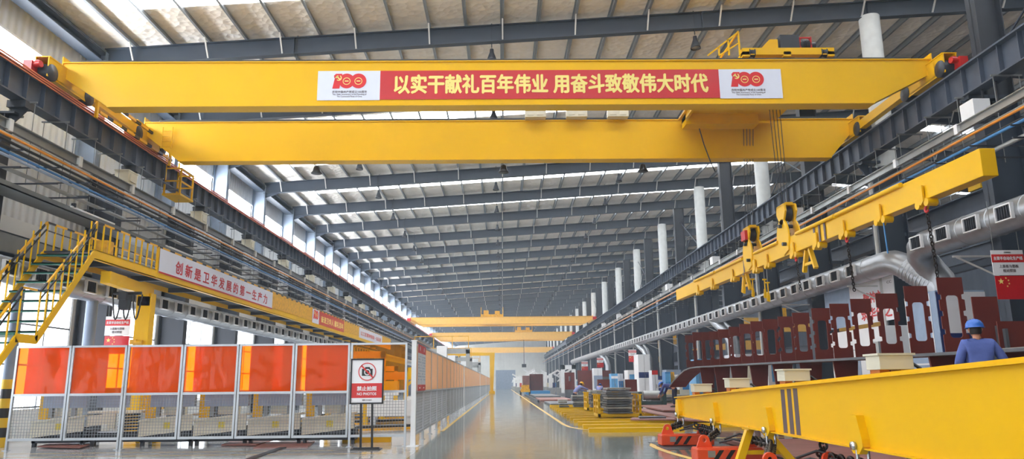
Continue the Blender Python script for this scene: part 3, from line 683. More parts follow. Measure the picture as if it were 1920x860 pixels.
# spiral ducts
def duct_tube(mb, pts, r, n=20):
    mb.tube(pts, r, n); P = [Vector(p) for p in pts]
    return mb
def seams(mb, X, z, r, y0, y1, step):
    y = y0
    while y < y1:
        mb.lathe((X, y, z), [(r, -.02), (r+.012, -.012), (r+.012, .012), (r, .02)], 20, 0, 'y'); y += step
    return mb
def grille_meshes(face, X, z, r):
    a = .25
    x = X+face*r*cos(a)*1.0; zz = z-r*sin(a)*.0
    w, h = .29, .19
    fr = MB()
    for y0, y1, z0, z1 in ((-w, w, h-.03, h), (-w, w, -h, -h+.03), (-w, -w+.03, -h, h), (w-.03, w, -h, h)):
        fr.bx(min(0, .09*face), max(0, .09*face), y0, y1, z0, z1)
    inn = MB().bx(min(0, .05*face), max(0, .05*face), -w+.03, w-.03, -h+.03, h-.03)
    for i in range(6): inn.bx(min(0, .075*face), max(0, .075*face), -w+.06+i*.085, -w+.075+i*.085, -h+.03, h-.03)
    return fr, inn, x, zz
def add_grilles(parent, face, X, z, r, ys):
    fr, inn, x, zz = grille_meshes(face, X, z, r)
    f0 = fr.build('grille_frame', 'white', base=(0, 0, 0)); i0 = inn.build('grille', 'dark', base=(0, 0, 0))
    ox, oy, oz = ORG[parent.name]
    for n_, y in enumerate(ys):
        f = f0 if n_ == 0 else f0.copy(); i_ = i0 if n_ == 0 else i0.copy()
        if n_: COL.objects.link(f); COL.objects.link(i_)
        f.parent = parent; f.location = (x-ox, y-oy, zz-oz)
        i_.parent = f; i_.location = (0, 0, 0)
DX, DZ, DR = 12.2, 5.1, .38
d1 = thing('ventilation_duct', 'shiny round spiral duct along the right side, from the big fork into the distance', 'ventilation duct', (DX, 40, DZ-DR), 'spiral ducts on the right')
mb = duct_tube(MB(), [(DX, 130, DZ), (DX, 60, DZ), (DX, 24.0, DZ), (DX, 22.9, DZ), (DX+.03, 22.6, DZ-.03), (DX+.12, 22.4, DZ-.13), (DX+.25, 22.2, DZ-.3), (DX+.55, 21.65, DZ-.78), (DX+.66, 21.45, DZ-1.0), (DX+.71, 21.35, DZ-1.2), (DX+.72, 21.3, DZ-1.4), (DX+.72, 21.3, 3.9)], DR)
seams(mb, DX, DZ, DR, 24, 128, 1.22); mb.build('duct', 'duct', d1)
rb = MB()
dg0, dg1 = Vector((DX+.22, 22.25, DZ-.26)), Vector((DX+.6, 21.56, DZ-.87))
for i in range(9):
    c_ = dg0.lerp(dg1, i/8); u_ = (dg1-dg0).normalized()*.025
    rb.tube([c_-u_, c_, c_+u_], [DR, DR+.016, DR], 20, caps=False)
rb.build('seam', 'duct', d1)
add_grilles(d1, -1, DX, DZ, DR, [24.6+1.22*i for i in range(50)])
d2 = thing('ventilation_duct', 'shiny round spiral duct with grilles at the right edge, bending down into the fork', 'ventilation duct', (DX, 18, DZ-DR), 'spiral ducts on the right')
mb = duct_tube(MB(), [(DX, 9, DZ+.2), (DX, 15, DZ+.2), (DX, 20.7, DZ+.2), (DX+.04, 21.1, DZ+.14), (DX+.2, 21.4, DZ-.05), (DX+.5, 21.5, DZ-.4), (DX+.7, 21.4, DZ-.75), (DX+.74, 21.3, DZ-1.1)], DR)
seams(mb, DX, DZ+.2, DR, 9, 20.9, 1.22); mb.build('duct', 'duct', d2)
add_grilles(d2, -1, DX, DZ+.2, DR, [13.0+1.25*i for i in range(7)])
for k in range(-2, 12):
    y = yk(k)
    one('duct_bracket', MB().bar((13.1, y, DZ-DR-.06), (DX-.3, y, DZ-DR-.06), .05, .05).bar((13.1, y, DZ-1.0), (DX-.2, y, DZ-DR-.08), .04, .04), 'brace', f'white triangular bracket under the right duct at the {nth(k+2)} column from the camera', 'bracket', 'duct brackets on the right')
for j, y in enumerate((42.5, 67, 92)):
    mb = MB().tube([(DX, y, DZ-.1), (DX+.15, y-.5, DZ-.45), (DX+.45, y-1.0, DZ-.9), (DX+.6, y-1.3, DZ-1.5), (DX+.6, y-1.3, .01)], DR*.9, 18)
    one('duct_branch', mb, 'duct', f'ribbed duct branch dropping from the right duct, {nth(j)} one beyond the big fork', 'duct branch', 'duct branches')
LX, LZ, LR = -12.86, 4.5, .36
d3 = thing('ventilation_duct', 'pale round duct with dark square grilles along the left wall behind the walkway', 'ventilation duct', (LX, 40, LZ-LR))
mb = duct_tube(MB(), [(LX, 8, LZ), (LX, 40, LZ), (LX, 110, LZ)], LR); seams(mb, LX, LZ, LR, 9, 80, 1.22); mb.build('duct', 'duct', d3)
add_grilles(d3, 1, LX, LZ, LR, [15.0+1.25*i for i in range(48)])
one('wall_duct', MB().bx(-14.2, -13.3, 8, 24, 5.0, 5.1).bx(-14.2, -13.3, 8, 24, 5.6, 5.64).bx(-13.34, -13.3, 8, 24, 5.0, 5.64), 'tray', 'flat grey wall channel above the left duct', 'wall channel')
# high-bay lamps under the rafters
lm = thing('pendant_lamp', 'x', 'lamp', (0, 0, 12.4), 'high-bay lamps under the rafters')
MB().cyl((0, 0, 12.95), (0, 0, 13.9), .02, 6).build('rod', 'dark', lm)
MB().lathe((0, 0, 12.4), [(.04, .5), (.07, .48), (.08, .35), (.1, .3), (.17, .1), (.19, 0), (.17, .02), (.09, .26), (0, .28)], 18).build('shade', 'dark', lm)
MB().lathe((0, 0, 12.42), [(.0, .02), (.16, .02), (.16, .03), (0, .03)], 16).build('glass', 'pipegrey', lm)
rows = ((-7.4, 'row nearest the left wall'), (-.3, 'row over the aisle'), (7.2, 'row nearest the right rail'))
first = True
for k in range(-3, 27):
    for x, rn in rows:
        lab = f'dark high-bay lamp under the {nth(k+3)} rafter, {rn}'
        p = (x, yk(k), zbot(x)-.75)
        if first: lm.location = p; lm['label'] = lab; first = False
        else: dup(lm, p, lab)
# ================================================================== LEFT SIDE
def film(name, hx, opaque, rough=.12, wrinkle=.25, wscale=3.):
    m, nt, b = nodes(name); N, L = nt.nodes, nt.links
    b.inputs['Base Color'].default_value = lin(hx); b.inputs['Roughness'].default_value = rough; b.inputs['Specular IOR Level'].default_value = .3
    tr = N.new('ShaderNodeBsdfTransparent'); c = lin(hx); tr.inputs[0].default_value = (min(1, c[0]*1.15), c[1]*1.2, c[2]*.8, 1)
    mx = N.new('ShaderNodeMixShader'); mx.inputs[0].default_value = opaque
    L.new(tr.outputs[0], mx.inputs[1]); L.new(b.outputs[0], mx.inputs[2]); L.new(mx.outputs[0], N['Material Output'].inputs[0])
    tc = N.new('ShaderNodeTexCoord'); no = N.new('ShaderNodeTexNoise'); no.inputs['Scale'].default_value = wscale; no.inputs['Detail'].default_value = 1
    L.new(tc.outputs['Object'], no.inputs['Vector']); bp = N.new('ShaderNodeBump'); bp.inputs['Strength'].default_value = wrinkle; bp.inputs['Distance'].default_value = .15
    L.new(no.outputs['Fac'], bp.inputs['Height']); L.new(bp.outputs['Normal'], b.inputs['Normal'])
    return m
M['film'] = film('orange_welding_film', 'ec6200', .5, .1, .35, 1.6)
M['film2'] = film('dense_orange_film', 'e25404', .62, .1, .35, 1.6)
M['filmclear'] = film('clear_orange_film', 'f59a18', .2)
M['strip'] = film('sheen_paled_orange_film', 'f6c8a6', .72, .4, .2, 2.)  # pale tint stands in for the sheen at a grazing view
FY, FT, FM, FB = 19.2, 2.56, 1.34, .26
bx_ = [at(x, 648, Y=FY).x for x in (33, 137, 241, 346, 450, 554, 658, 765)]
DESC = ['outermost at the left', 'with a yellow machine behind', 'third from the left end', 'fourth from the left end', 'fifth from the left end', 'beside the no-photos sign', 'at the aisle corner']
def fence_mesh(x0, x1, z0, z1, mk, st=.075, r=.004):
    mb = MB(); n = int((x1-x0)/st)
    for i in range(1, n+1): mk(mb, x0+(x1-x0)*i/(n+1), x0+(x1-x0)*i/(n+1), z0, z1, r)
    n = int((z1-z0)/st)
    for i in range(1, n+1): mk(mb, x0, x1, z0+(z1-z0)*i/(n+1), z0+(z1-z0)*i/(n+1), r)
    return mb
def mkx(mb, a, b, c, d, r):
    if a == b: mb.bx(a-r, a+r, FY-r, FY+r, c, d)
    else: mb.bx(a, b, FY-r, FY+r, c-r, c+r)
for i in range(7):
    x0, x1 = bx_[i]+.012, bx_[i+1]-.012
    t = thing('safety_fence_panel', f'grey framed fence panel with orange film over wire mesh, {DESC[i]}', 'safety fence panel', ((x0+x1)/2, FY, 0), 'fence panels facing the camera')
    w = .05
    for za, zb in ((FT-w, FT), (FM-.03, FM+.03), (FB-.03, FB+.03)): MB().bx(x0, x1, FY-.03, FY+.03, za, zb).build('rail', 'fence', t)
    for x, dn in ((x0, i != 1), (x1-w, i in (1, 6))):
        p = MB().bx(x, x+w, FY-.035, FY+.035, .0 if dn and (i in (0, 2, 6) or x > x0) else FB-.03, FT)
        if dn and (i in (0, 2, 6) or x > x0): p.bx(x-.04, x+w+.04, FY-.08, FY+.08, 0, .012)
        p.build('post', 'fence', t)
    fl = MB(); nn = 12
    for k in range(nn):
        xa, xb = x0+w+(x1-x0-2*w)*k/nn, x0+w+(x1-x0-2*w)*(k+1)/nn
        ya, yb = (FY+.006*sin(k*.8+i) for k in (k, k+1))
        fl.add([(xa, ya, FM+.03), (xb, yb, FM+.03), (xb, yb, FT-w), (xa, ya, FT-w)], [(0, 1, 2, 3)], 0, True)
    fo = fl.build('welding_film', 'filmclear' if i == 6 else 'film', t)
    if i < 6:
        xs = x0+w+(.0 if i == 1 else .22); xe = x1-w-(.42 if i == 1 else 0)
        MB().bx(xs, xe, FY+.02, FY+.024, FM+.03, FT-w).build('film_overlap', 'film2', fo)
    fence_mesh(x0+w, x1-w, FB+.03, FM-.03, mkx).build('wire_mesh', 'wire', t)
# fence along the aisle
SXF = -2.25
def side_panel():
    y0, y1 = .03, 2.17
    t = thing('safety_fence_panel', 'x', 'safety fence panel', (SXF, 0, 0), 'fence panels along the aisle')
    for z in (FT-.04, FM-.02, FB): MB().bx(SXF-.025, SXF+.025, y0, y1, z-.02, z+.03).build('rail', 'fence', t)
    for y in (y0, y1-.05):
        MB().bx(SXF-.03, SXF+.03, y, y+.05, 0, FT).bx(SXF-.07, SXF+.07, y-.02, y+.07, 0, .012).build('post', 'fence', t)
    fl = MB(); n = 16
    for k in range(n):
        ya, yb = y0+.05+(y1-y0-.1)*k/n, y0+.05+(y1-y0-.1)*(k+1)/n; s_ = .022*(-1)**k
        fl.add([(SXF+s_, ya, FM+.01), (SXF-s_, yb, FM+.01), (SXF-s_, yb, FT-.05), (SXF+s_, ya, FT-.05)], [(0, 1, 2, 3)])
    fl.build('welding_film', 'strip', t)
    w = MB()
    for i in range(1, 26): w.bx(SXF-.004, SXF+.004, y0+i*.08, y0+i*.08+.008, FB, FM)
    for i in range(1, 14): w.bx(SXF-.004, SXF+.004, y0, y1, FB+i*.078, FB+i*.078+.008)
    w.build('wire_mesh', 'wirelight', t)
    return t
sp0 = side_panel()
for i in range(52):
    y = FY+.1+2.2*i+(.35 if i > 10 else 0)+(.35 if i > 24 else 0)+(.35 if i > 36 else 0)
    lab = f'fence panel of orange strip film over wire mesh beside the aisle, {nth(i)} from the corner'
    if i == 0: sp0.location = (SXF, y, 0); sp0['label'] = lab
    else: dup(sp0, (SXF, y, 0), lab)
for j, y in enumerate((19.2, 43.66, 74.81, 101.56)):
    one('fence_post', MB().bx(SXF-.06, SXF+.06, y-.06+.03, y+.1, 0, FT+.04).bx(SXF-.14, SXF+.14, y-.11, y+.18, 0, .015).bx(SXF-.08, SXF+.08, y-.05, y+.12, FT+.04, FT+.06), 'white', ['tall white corner post of the fence beside the aisle', 'thick white fence post along the aisle, first one past the corner', 'thick white fence post along the aisle, second one past the corner', 'thick white fence post along the aisle, third one past the corner'][j], 'fence post')
for j, (ya, yb) in enumerate(((19.55, 20.5), (20.55, 21.5))):
    t = thing('notice_board', ['printed notice board with red bands on the side fence, beside the corner post', 'printed notice board with red bands on the side fence, farther from the corner post'][j], 'notice board', (SXF+.06, ya, FM), 'notice boards')
    X = SXF+.05
    MB().bx(X, X+.012, ya, yb, FM+.0, FT-.02).build('sheet', 'paper', t)
    MB().bx(X+.012, X+.016, ya, yb, FT-.24, FT-.02).bx(X+.012, X+.016, ya, yb, FM, FM+.16).build('band', 'signred', t)
    ln = MB()
    for r in range(9):
        for c in range(3):
            y = ya+.1+c*.29; z = FT-.34-r*.075
            if (r*3+c+j) % 5: ln.bx(X+.012, X+.015, y, y+.1+.14*random.random(), z, z+.028)
    ln.build('print', 'ltblue', t)
    MB().cyl((X+.016, (ya+yb)/2, FT-.12), (X+.018, (ya+yb)/2, FT-.12), .06, 16).bx(X+.016, X+.018, ya+.35, yb-.35, FM+.06, FM+.09).build('badge', 'signwhite', t)
# no-photos sign
SY = 18.35
sx0, sx1 = at(657, 715, Y=SY).x, at(719.5, 715, Y=SY).x
zt_, zb_ = at(688, 672, Y=SY).z, at(688, 757, Y=SY).z
sg = thing('no_photos_sign', 'black framed standing sign with a crossed-out camera, reading no photos, before the fence', 'sign', ((sx0+sx1)/2, SY, 0))
f = MB(); w = .035
for a_ in ((sx0, sx1, zt_-w, zt_), (sx0, sx1, zb_, zb_+w), (sx0, sx0+w, zb_, zt_), (sx1-w, sx1, zb_, zt_)): f.bx(a_[0], a_[1], SY-.025, SY+.02, a_[2], a_[3])
f.build('frame', 'black', sg)
mx_ = (sx0+sx1)/2
bd = MB().bx(sx0+w, sx1-w, SY-.006, SY+.01, zb_+w, zt_-w).build('board', 'signwhite', sg)
H_ = zt_-zb_
zr0, zr1 = zb_+H_*.135, zb_+H_*.455
MB().bx(sx0+w, sx1-w, SY-.009, SY-.005, zr0, zr1).build('red_band', 'signred', bd)
n_ = Vector((0, -1, 0)); zc = zb_+H_*.71; R = .215
P = lambda x, z, k: Vector((mx_+x, SY-.008-k*.002, zc+z))
rg = MB().prism([P(R*cos(a*pi/24), R*sin(a*pi/24), 4) for a in range(48)], n_*.003, [[P(R*.9*cos(a*pi/24), R*.9*sin(a*pi/24), 4) for a in range(48)]])
rg.prism([P(-.7*R-.012, .7*R-.012, 4), P(-.7*R+.012, .7*R+.012, 4), P(.7*R+.012, -.7*R+.012, 4), P(.7*R-.012, -.7*R-.012, 4)], n_*.003)
rg.build('prohibition_ring', 'signred', bd)
cm = MB().prism([P(x*R, z*R, 1) for x, z in ((-.6, -.45), (.6, -.45), (.6, .32), (.36, .32), (.25, .52), (-.22, .52), (-.33, .32), (-.6, .32))], n_*.003, [[P(.03+R*.36*cos(a*pi/12)-.03, R*.36*sin(a*pi/12)-.01, 1) for a in range(24)]])
cm.prism([P(R*.24*cos(a*pi/12), R*.24*sin(a*pi/12)-.01, 1) for a in range(24)], n_*.003)
cm.build('camera_symbol', 'black', bd)
tx = MB().text('禁止拍照', (mx_, SY-.012, zr0+(zr1-zr0)*.64), (1, 0, 0), (0, 0, 1), .115, .004, bold=.03, width=.47)
tx.text('NO PHOTOS', (mx_, SY-.012, zr0+(zr1-zr0)*.27), (1, 0, 0), (0, 0, 1), .09, .004, bold=.02, width=.46)
tx.build('lettering', 'signwhite', bd)
MB().text('WH', (mx_-.07, SY-.01, zb_+H_*.085), (1, 0, 0), (0, 0, 1), .05, .004, bold=.03, width=.07).text('卫华集团', (mx_+.05, SY-.01, zb_+H_*.085), (1, 0, 0), (0, 0, 1), .035, .004, width=.14).build('maker_mark', 'ink', bd)
for x in (-.13, .14):
    MB().bar((mx_+x, SY+.01, zb_+.02), (mx_+x+.02, SY+.01, .05), .05, .04).build('leg', 'black', sg)
MB().bx(mx_-.32, mx_+.38, SY-.2, SY+.22, 0, .02).bx(mx_-.28, mx_+.34, SY-.03, SY+.05, .02, .05).build('base', 'black', sg)
# workbenches behind the fence
for i in (0, 2, 3, 4, 5):
    x0, x1 = bx_[i], bx_[i+1]; y = 20.1
    t = thing('workbench', f"pale slant-sided workbench with a yellow sticker, behind the {['leftmost', '', 'third', 'fourth', 'fifth', 'sixth'][i]} front fence panel", 'workbench', ((x0+x1)/2, y, 0), 'workbenches behind the front fence')
    MB().prism([(x0+.02, y, .24), (x1-.03, y, .4), (x1-.03, y, .76), (x0+.02, y, .62)], (0, .06, 0)).prism([(x0+.02, y-.05, .62), (x1-.03, y-.05, .76), (x1-.03, y-.05, .81), (x0+.02, y-.05, .67)], (0, .5, 0)).build('side_plate', 'offwhite', t)
    MB().bx(x0+.66, x0+.83, y-.008, y, .44, .6).build('sticker', mat('sticker_yellow', 'd9c436', .5), t)
    MB().bx(x0+.02, x1-.02, y+.1, y+.6, .1, .42).bx(x0+.04, x0+.12, y+.1, y+.2, 0, .5).bx(x1-.12, x1-.04, y+.1, y+.2, 0, .5).build('base', 'dark', t)
    MB().bx(x0+.24, x1-.02, y+.05, y+.2, 1.0, 1.4).build('cabinet', 'bluegrey', t)
    for xl_ in (x0+.4, x1-.4): MB().bx(xl_, xl_+.1, y+.06, y+.16, .74, 1.02).build('leg', 'tray', t)
    MB().bx(x0+.04, x0+.24, y+.25, y+.45, .7, 2.5).bx(x0+.04, x0+.3, y+.2, y+.45, 1.9, 2.1).bx(x0+.04, x0+.3, y+.2, y+.5, 1.5, 1.55).build('mast', 'yellow', t)
    MB().bx(x0+.55, x0+1.05, y+.2, y+.5, .78, 1.0).build('tool_box', 'offwhite', t)
x0, x1 = bx_[1], bx_[2]
t = thing('roller_conveyor', 'beige conveyor with dark rollers behind the second front fence panel', 'conveyor', ((x0+x1)/2, 20.3, 0))
MB().prism([(x0, 20.2, .5), (x0+.75, 20.2, .6), (x0+.75, 20.2, .86), (x0, 20.2, .78)], (0, .06, 0)).bx(x0, x1, 20.2, 20.9, .84, .9).bx(x0+.6, x0+.78, 20.1, 20.2, .45, .85).build('side_plate', 'offwhite', t)
rr = MB()
for k in range(7): rr.cyl((x0+.8, 20.25, .34+.075*k), (x1-.05, 20.25, .36+.075*k), .028, 8)
rr.build('roller', 'dark', t)
MB().bx(x0, x1-.05, 20.4, 20.9, .1, .34).bx(x0+.1, x0+.2, 20.3, 20.4, 0, .4).build('base', 'dark', t)
MB().bx(x0+.05, x1-.5, 20.5, 20.6, .98, 1.5).build('cabinet', 'bluegrey', t)
t = thing('press_machine', 'yellow upright machine seen through the orange film at the second front panel', 'machine', (x1-.25, 21.4, 0))
m_ = MB().bx(x1-.55, x1-.45, 21.2, 21.5, 0, 2.6).bx(x1-.1, x1, 21.2, 21.5, 0, 2.6).bx(x1-.55, x1, 21.25, 21.45, 1.5, 1.62).bx(x1-.55, x1, 21.25, 21.45, 2.5, 2.62)
m_.build('frame', 'yellow', t); MB().bx(x1-.4, x1-.15, 21.3, 21.5, 1.62, 2.2).build('head', 'yellow2', t)
MB().bx(x1-.5, x1+.05, 21.1, 21.6, .3, .9).build('base', 'white', t)
# striped post at the far left
t = thing('guard_post', 'blue-grey round post with yellow and black bands behind the fence at the far left', 'post', (at(17, 700, Y=20.4).x, 20.4, 0))
px_ = at(17, 700, Y=20.4).x
MB().cyl((px_, 20.4, 1.75), (px_, 20.4, 4.7), .14, 16).build('post', 'bluegrey', t)
MB().cyl((px_, 20.4, .0), (px_, 20.4, 1.75), .145, 16).build('warning_bands', 'hazZ', t)
px2 = at(172, 580, Y=23.4).x
one('support_column', MB().cyl((px2, 23.4, .02), (px2, 23.4, 4.75), .17, 18).bx(px2-.3, px2+.3, 23.1, 23.7, 0, .03), 'bluegrey', 'grey round column holding up the yellow walkway near the stairs', 'column')
# ---- walkway with railing and banners
PX, PB = -11.0, -12.35
A0, A1 = at(182, 422, X=PX), at(298, 462, X=PX)
zr = at(298, 462, X=PX).z; zft = at(298, 507, X=PX).z; zfb = at(298, 522, X=PX).z
ye = 74.0; yn = A0.y
wk = thing('walkway', 'long yellow raised walkway with railings running down the left side of the hall', 'walkway', (PX, 40, zfb))
MB().bx(PX-.03, PX, yn, ye, zfb, zft).bx(PX-.14, PX+.0, yn, ye, zfb, zfb+.02).bx(PX-.14, PX, yn, ye, zft-.02, zft).build('edge_beam', 'yellow', wk)
MB().bx(PB, PX-.03, yn, ye, zft-.08, zft-.03).build('deck', 'dark', wk)
MB().bx(PB-.03, PB, yn, ye, zfb, zft).build('back_beam', 'yellow', wk)
y = yn+1.5
while y < ye: MB().bx(PB, PX-.03, y, y+.12, zfb+.02, zft-.08).build('joist', 'dark', wk); y += 3.05
MB().bar((PX-.02, yn, zr), (PX-.02, ye, zr), .05, .05).build('handrail', 'hazY', wk)
MB().bar((PB, yn, zr), (PB, ye, zr), .05, .05).build('handrail', 'hazY', wk)
MB().bar((PB, yn, zr-.22), (PB, ye, zr-.22), .03, .03).build('handrail', 'black', wk)
for X in (PX-.02, PB):
    y = yn+.02
    while y < ye: MB().bx(X-.018, X+.018, y, y+.036, zft-.02, zr).build('baluster', 'yellow', wk); y += (A1.y-yn)/10.01 if y < A1.y else 1.5
MB().bx(PX-.05, PX+.01, A1.y-.03, A1.y+.05, zfb, zr).build('end_post', 'yellow', wk)
MB().bx(PX-.012, PX-.004, A1.y+.1, ye, zft, zr-.04).build('infill_sheet', 'yellow2', wk)
cbs = one('control_cabinet', MB().bx(-12.25, -11.9, 22.1, 22.5, zft-.028, zft+.7).bx(-12.2, -11.95, 22.08, 22.1, zft+.35, zft+.6), 'yellow2', 'small yellow cabinet standing on the walkway behind the railing', 'cabinet')
def wbanner(name, label, xa, xb, top, mtl, text, tmat, tsize, emb=None, textspan=None):
    ya, yb = at(xa, top, X=PX).y, at(xb, 600, X=PX).y
    t = thing('banner', label, 'banner', (PX+.02, (ya+yb)/2, zft-.05), 'banners on the walkway railing')
    MB().bx(PX+.012, PX+.02, ya, yb, zft-.07, zr-.04).build('sheet', mtl, t)
    y0, y1 = ya+(yb-ya)*textspan[0], ya+(yb-ya)*textspan[1]
    MB().text(text, (PX+.024, (y0+y1)/2, (zft+zr)/2-.08), (0, 1, 0), (0, 0, 1), tsize, .006, bold=.02, width=y1-y0).build('lettering', tmat, t)
    return t, ya, yb
t, ya, yb = wbanner('w', 'white banner with large red characters on the walkway railing, nearest the stairs', 299, 508, 480, 'banwhite', '创 新 是 卫 华 发 展 的 第 一 生 产 力', 'banred', .46, textspan=(.1, .93))
MB().bx(PX+.02, PX+.024, ya, yb, zft-.07, zft-.02).build('red_edge', 'banred', t)
t, ya, yb = wbanner('r', 'red banner with gold characters and white emblem end on the walkway railing', 585, 645, 590, 'banred', '奋进卫华人 献礼百年', 'bangold', .42, textspan=(.24, .97))
wp = MB().bx(PX+.02, PX+.026, ya, ya+(yb-ya)*.18, zft-.08, zr-.03).build('white_panel', 'banwhite', t)
e_ = MB(); logo100(e_, (PX+.024, ya+(yb-ya)*.09, (zft+zr)/2+.05), (yb-ya)*.13, Vector((0, 1, 0))); e_.build('emblem', ['white', 'logored', 'bangold'], wp)
wbanner('w2', 'white banner with small red characters on the walkway railing, farthest along', 673, 717, 620, 'banwhite', '以工匠精神铸就一流品质', 'banred', .34, textspan=(.06, .94))
# ---- stairs coming down towards the camera
H1, H2 = at(77, 544, X=PX), at(42, 537, X=PX)
zd = zft; S1 = at(72, 637, X=PX); zl = S1.z+.1
Ya, Yb, Yc = yn, H1.y, H2.y
rise, runl = zd-zl, Ya-Yb
Yd = Yc-zl*runl/rise
st = thing('staircase', 'yellow steel staircase with green treads and striped handrails at the near end of the walkway', 'staircase', ((PX+PB)/2, Yc, 0))
for X in (PX, PB):
    MB().bar((X, Ya, zd-.12), (X, Yb, zl-.12), .04, .18, up=(0, 0, 1)).bar((X, Yb+.05, zl-.1), (X, Yc-.05, zl-.1), .04, .2).bar((X, Yc, zl-.12), (X, Yd, -.02), .04, .18).build('stringer', 'yellow', st)
    hr_ = MB().bar((X, Ya, zr), (X, Yb, zl+1.05), .045, .045).bar((X, Yb, zl+1.05), (X, Yc, zl+1.05), .045, .045).bar((X, Yc, zl+1.05), (X, Yd, 1.0), .045, .045)
    hr_.build('handrail', 'hazY', st)
    MB().bar((X, Ya, zr-.2), (X, Yb, zl+.85), .03, .03).bar((X, Yc, zl+.85), (X, Yd, .8), .03, .03).build('mid_rail', 'black', st)
    for k in range(1, 9):
        y = Ya+(Yb-Ya)*k/8; z = zd+(zl-zd)*k/8
        MB().bar((X, y, z-.1), (X, y+.0, z+1.03), .03, .03).build('baluster', 'yellow', st)
    for k in range(0, 7):
        y = Yc+(Yd-Yc)*k/7; z = zl+(0-zl)*k/7
        MB().bar((X, y, max(0, z-.1)), (X, y, z+1.03), .03, .03).build('baluster', 'yellow', st)
nt_ = 9
for k in range(nt_):
    y = Ya+(Yb-Ya)*(k+.6)/nt_; z = zd+(zl-zd)*(k+.6)/nt_
    MB().bx(PB, PX, y-.14, y+.14, z-.03, z).bx(PB, PX, y-.14, y-.12, z-.06, z).build('tread', 'green', st)
for k in range(8):
    y = Yc+(Yd-Yc)*(k+.6)/8; z = zl*(1-(k+.6)/8)
    MB().bx(PB, PX, y-.14, y+.14, z-.03, z).build('tread', 'green', st)
MB().bx(PB, PX, Yc-.1, Yb+.1, zl-.04, zl).build('landing', 'green', st)
# ---- jib crane
jy = 24.2; jx = at(271, 600, Y=jy).x; jz = at(271, 545, Y=jy).z
je = at(198, 518, Y=20.9)
jb = thing('jib_crane', 'yellow post crane with a short arm and dark hoist under the walkway', 'jib crane', (jx, jy, 0))
MB().bx(jx-.23, jx+.23, jy-.17, jy+.17, .05, jz-.1).bx(jx-.4, jx+.4, jy-.35, jy+.35, 0, .06).build('post', 'yellow', jb)
d = Vector((je.x-jx, je.y-jy, 0)); e = Vector((jx, jy, jz))+d.normalized()*-.25
MB().bar((e.x, e.y, jz-.02), (je.x, je.y, jz-.02), .26, .34).prism([(jx-.2, jy-.17, jz-.2), (jx+.2, jy-.17, jz-.2), (jx+.2, jy-.17, jz-.5), (jx-.2, jy-.17, jz-.5)], (0, .34, 0)).build('arm', 'yellow', jb)
hm = Vector((jx, jy, jz-.25))+d*.55
hz = MB().bx(hm.x-.12, hm.x+.12, hm.y-.15, hm.y+.15, jz-.5, jz-.26).cyl((hm.x-.32, hm.y, jz-.3), (hm.x+.5, hm.y, jz-.3), .05, 10).bx(hm.x-.1, hm.x+.16, hm.y-.12, hm.y+.12, jz-.8, jz-.5)
hz.build('hoist', 'black', jb)
cb = MB()
for k in range(3):
    x = hm.x-.3+k*.3
    cb.tube([(x+.28*i/8-.0, hm.y-.1, jz-.35-.75*sin(pi*i/8)) for i in range(9)], .022, 6)
cb.build('cable', 'black', jb)
MB().cyl((jx-.1, jy-.2, 2.9), (jx+.1, jy-.2, 2.9), .08, 10).bx(jx-.3, jx-.1, jy-.24, jy-.17, 2.85, 3.0).build('control_box', 'yellow2', jb)
# ---- hanging work-station notices on the left
def station_notice(label, x0, x1, ytop, Y, hh=1.55, flag=True, t1='主梁半自动化生产线', t2=('上盖板与筋板', '组对焊接')):
    a_, b_ = at(x0, ytop, Y=Y), at(x1, ytop, Y=Y); w = b_.x-a_.x; z1 = a_.z; cx = (a_.x+b_.x)/2
    t = thing('station_notice', label, 'notice banner', (cx, Y, z1-hh*w), 'hanging station notices')
    k = w
    MB().bx(a_.x, b_.x, Y, Y+.015, z1-k*.78, z1).build('sheet', 'signwhite', t)
    MB().bx(a_.x, b_.x, Y-.006, Y, z1-k*.38, z1-k*.13).build('red_band', 'signred', t)
    MB().text(t1, (cx, Y-.012, z1-k*.255), (1, 0, 0), (0, 0, 1), k*.12, .005, bold=.02, width=w*.9).text('卫华集团', (cx, Y-.006, z1-k*.07), (1, 0, 0), (0, 0, 1), k*.05, .005, width=w*.22).build('lettering', 'signwhite', t)
    MB().text(t2[0], (cx, Y-.008, z1-k*.5), (1, 0, 0), (0, 0, 1), k*.11, .005, bold=.01, width=w*.6).text(t2[1], (cx, Y-.008, z1-k*.64), (1, 0, 0), (0, 0, 1), k*.11, .005, bold=.01, width=w*.4).text('卫华集团', (cx, Y-.006, z1-k*.07), (1, 0, 0), (0, 0, 1), k*.05, .005, width=w*.22).build('print', 'ink', t)
    if flag:
        fz = z1-k*.8
        fo = MB().bx(a_.x+.02*k, b_.x+.02*k, Y, Y+.012, fz-k*.72, fz).build('flag', 'banred', t)
        sm = MB()
        def star(cx_, cz_, r, rot):
            sm.prism([(cx_+(r if i % 2 == 0 else r*.4)*sin(rot+i*pi/5), Y-.004, cz_+(r if i % 2 == 0 else r*.4)*cos(rot+i*pi/5)) for i in range(10)], (0, -.003, 0))
        star(a_.x+.19*k, fz-.17*k, .1*k, 0)
        for sx_, sz_ in ((.35, .07), (.42, .14), (.43, .24), (.37, .32)): star(a_.x+sx_*k, fz-sz_*k, .035*k, .4)
        sm.build('stars', 'bangold', fo)
    MB().cyl((a_.x+.1*w, Y+.01, z1), (a_.x+.1*w, Y+.01, z1+1.2), .008, 6).cyl((b_.x-.1*w, Y+.01, z1), (b_.x-.1*w, Y+.01, z1+1.2), .008, 6).build('cord', 'tray', t)
    return t
station_notice('red and white notice with a flag hanging beside the yellow jib post on the left', 199, 245, 593, 24.6)
station_notice('small red and white notice hanging behind the fence, below the white walkway banner', 444, 471, 630, 43)
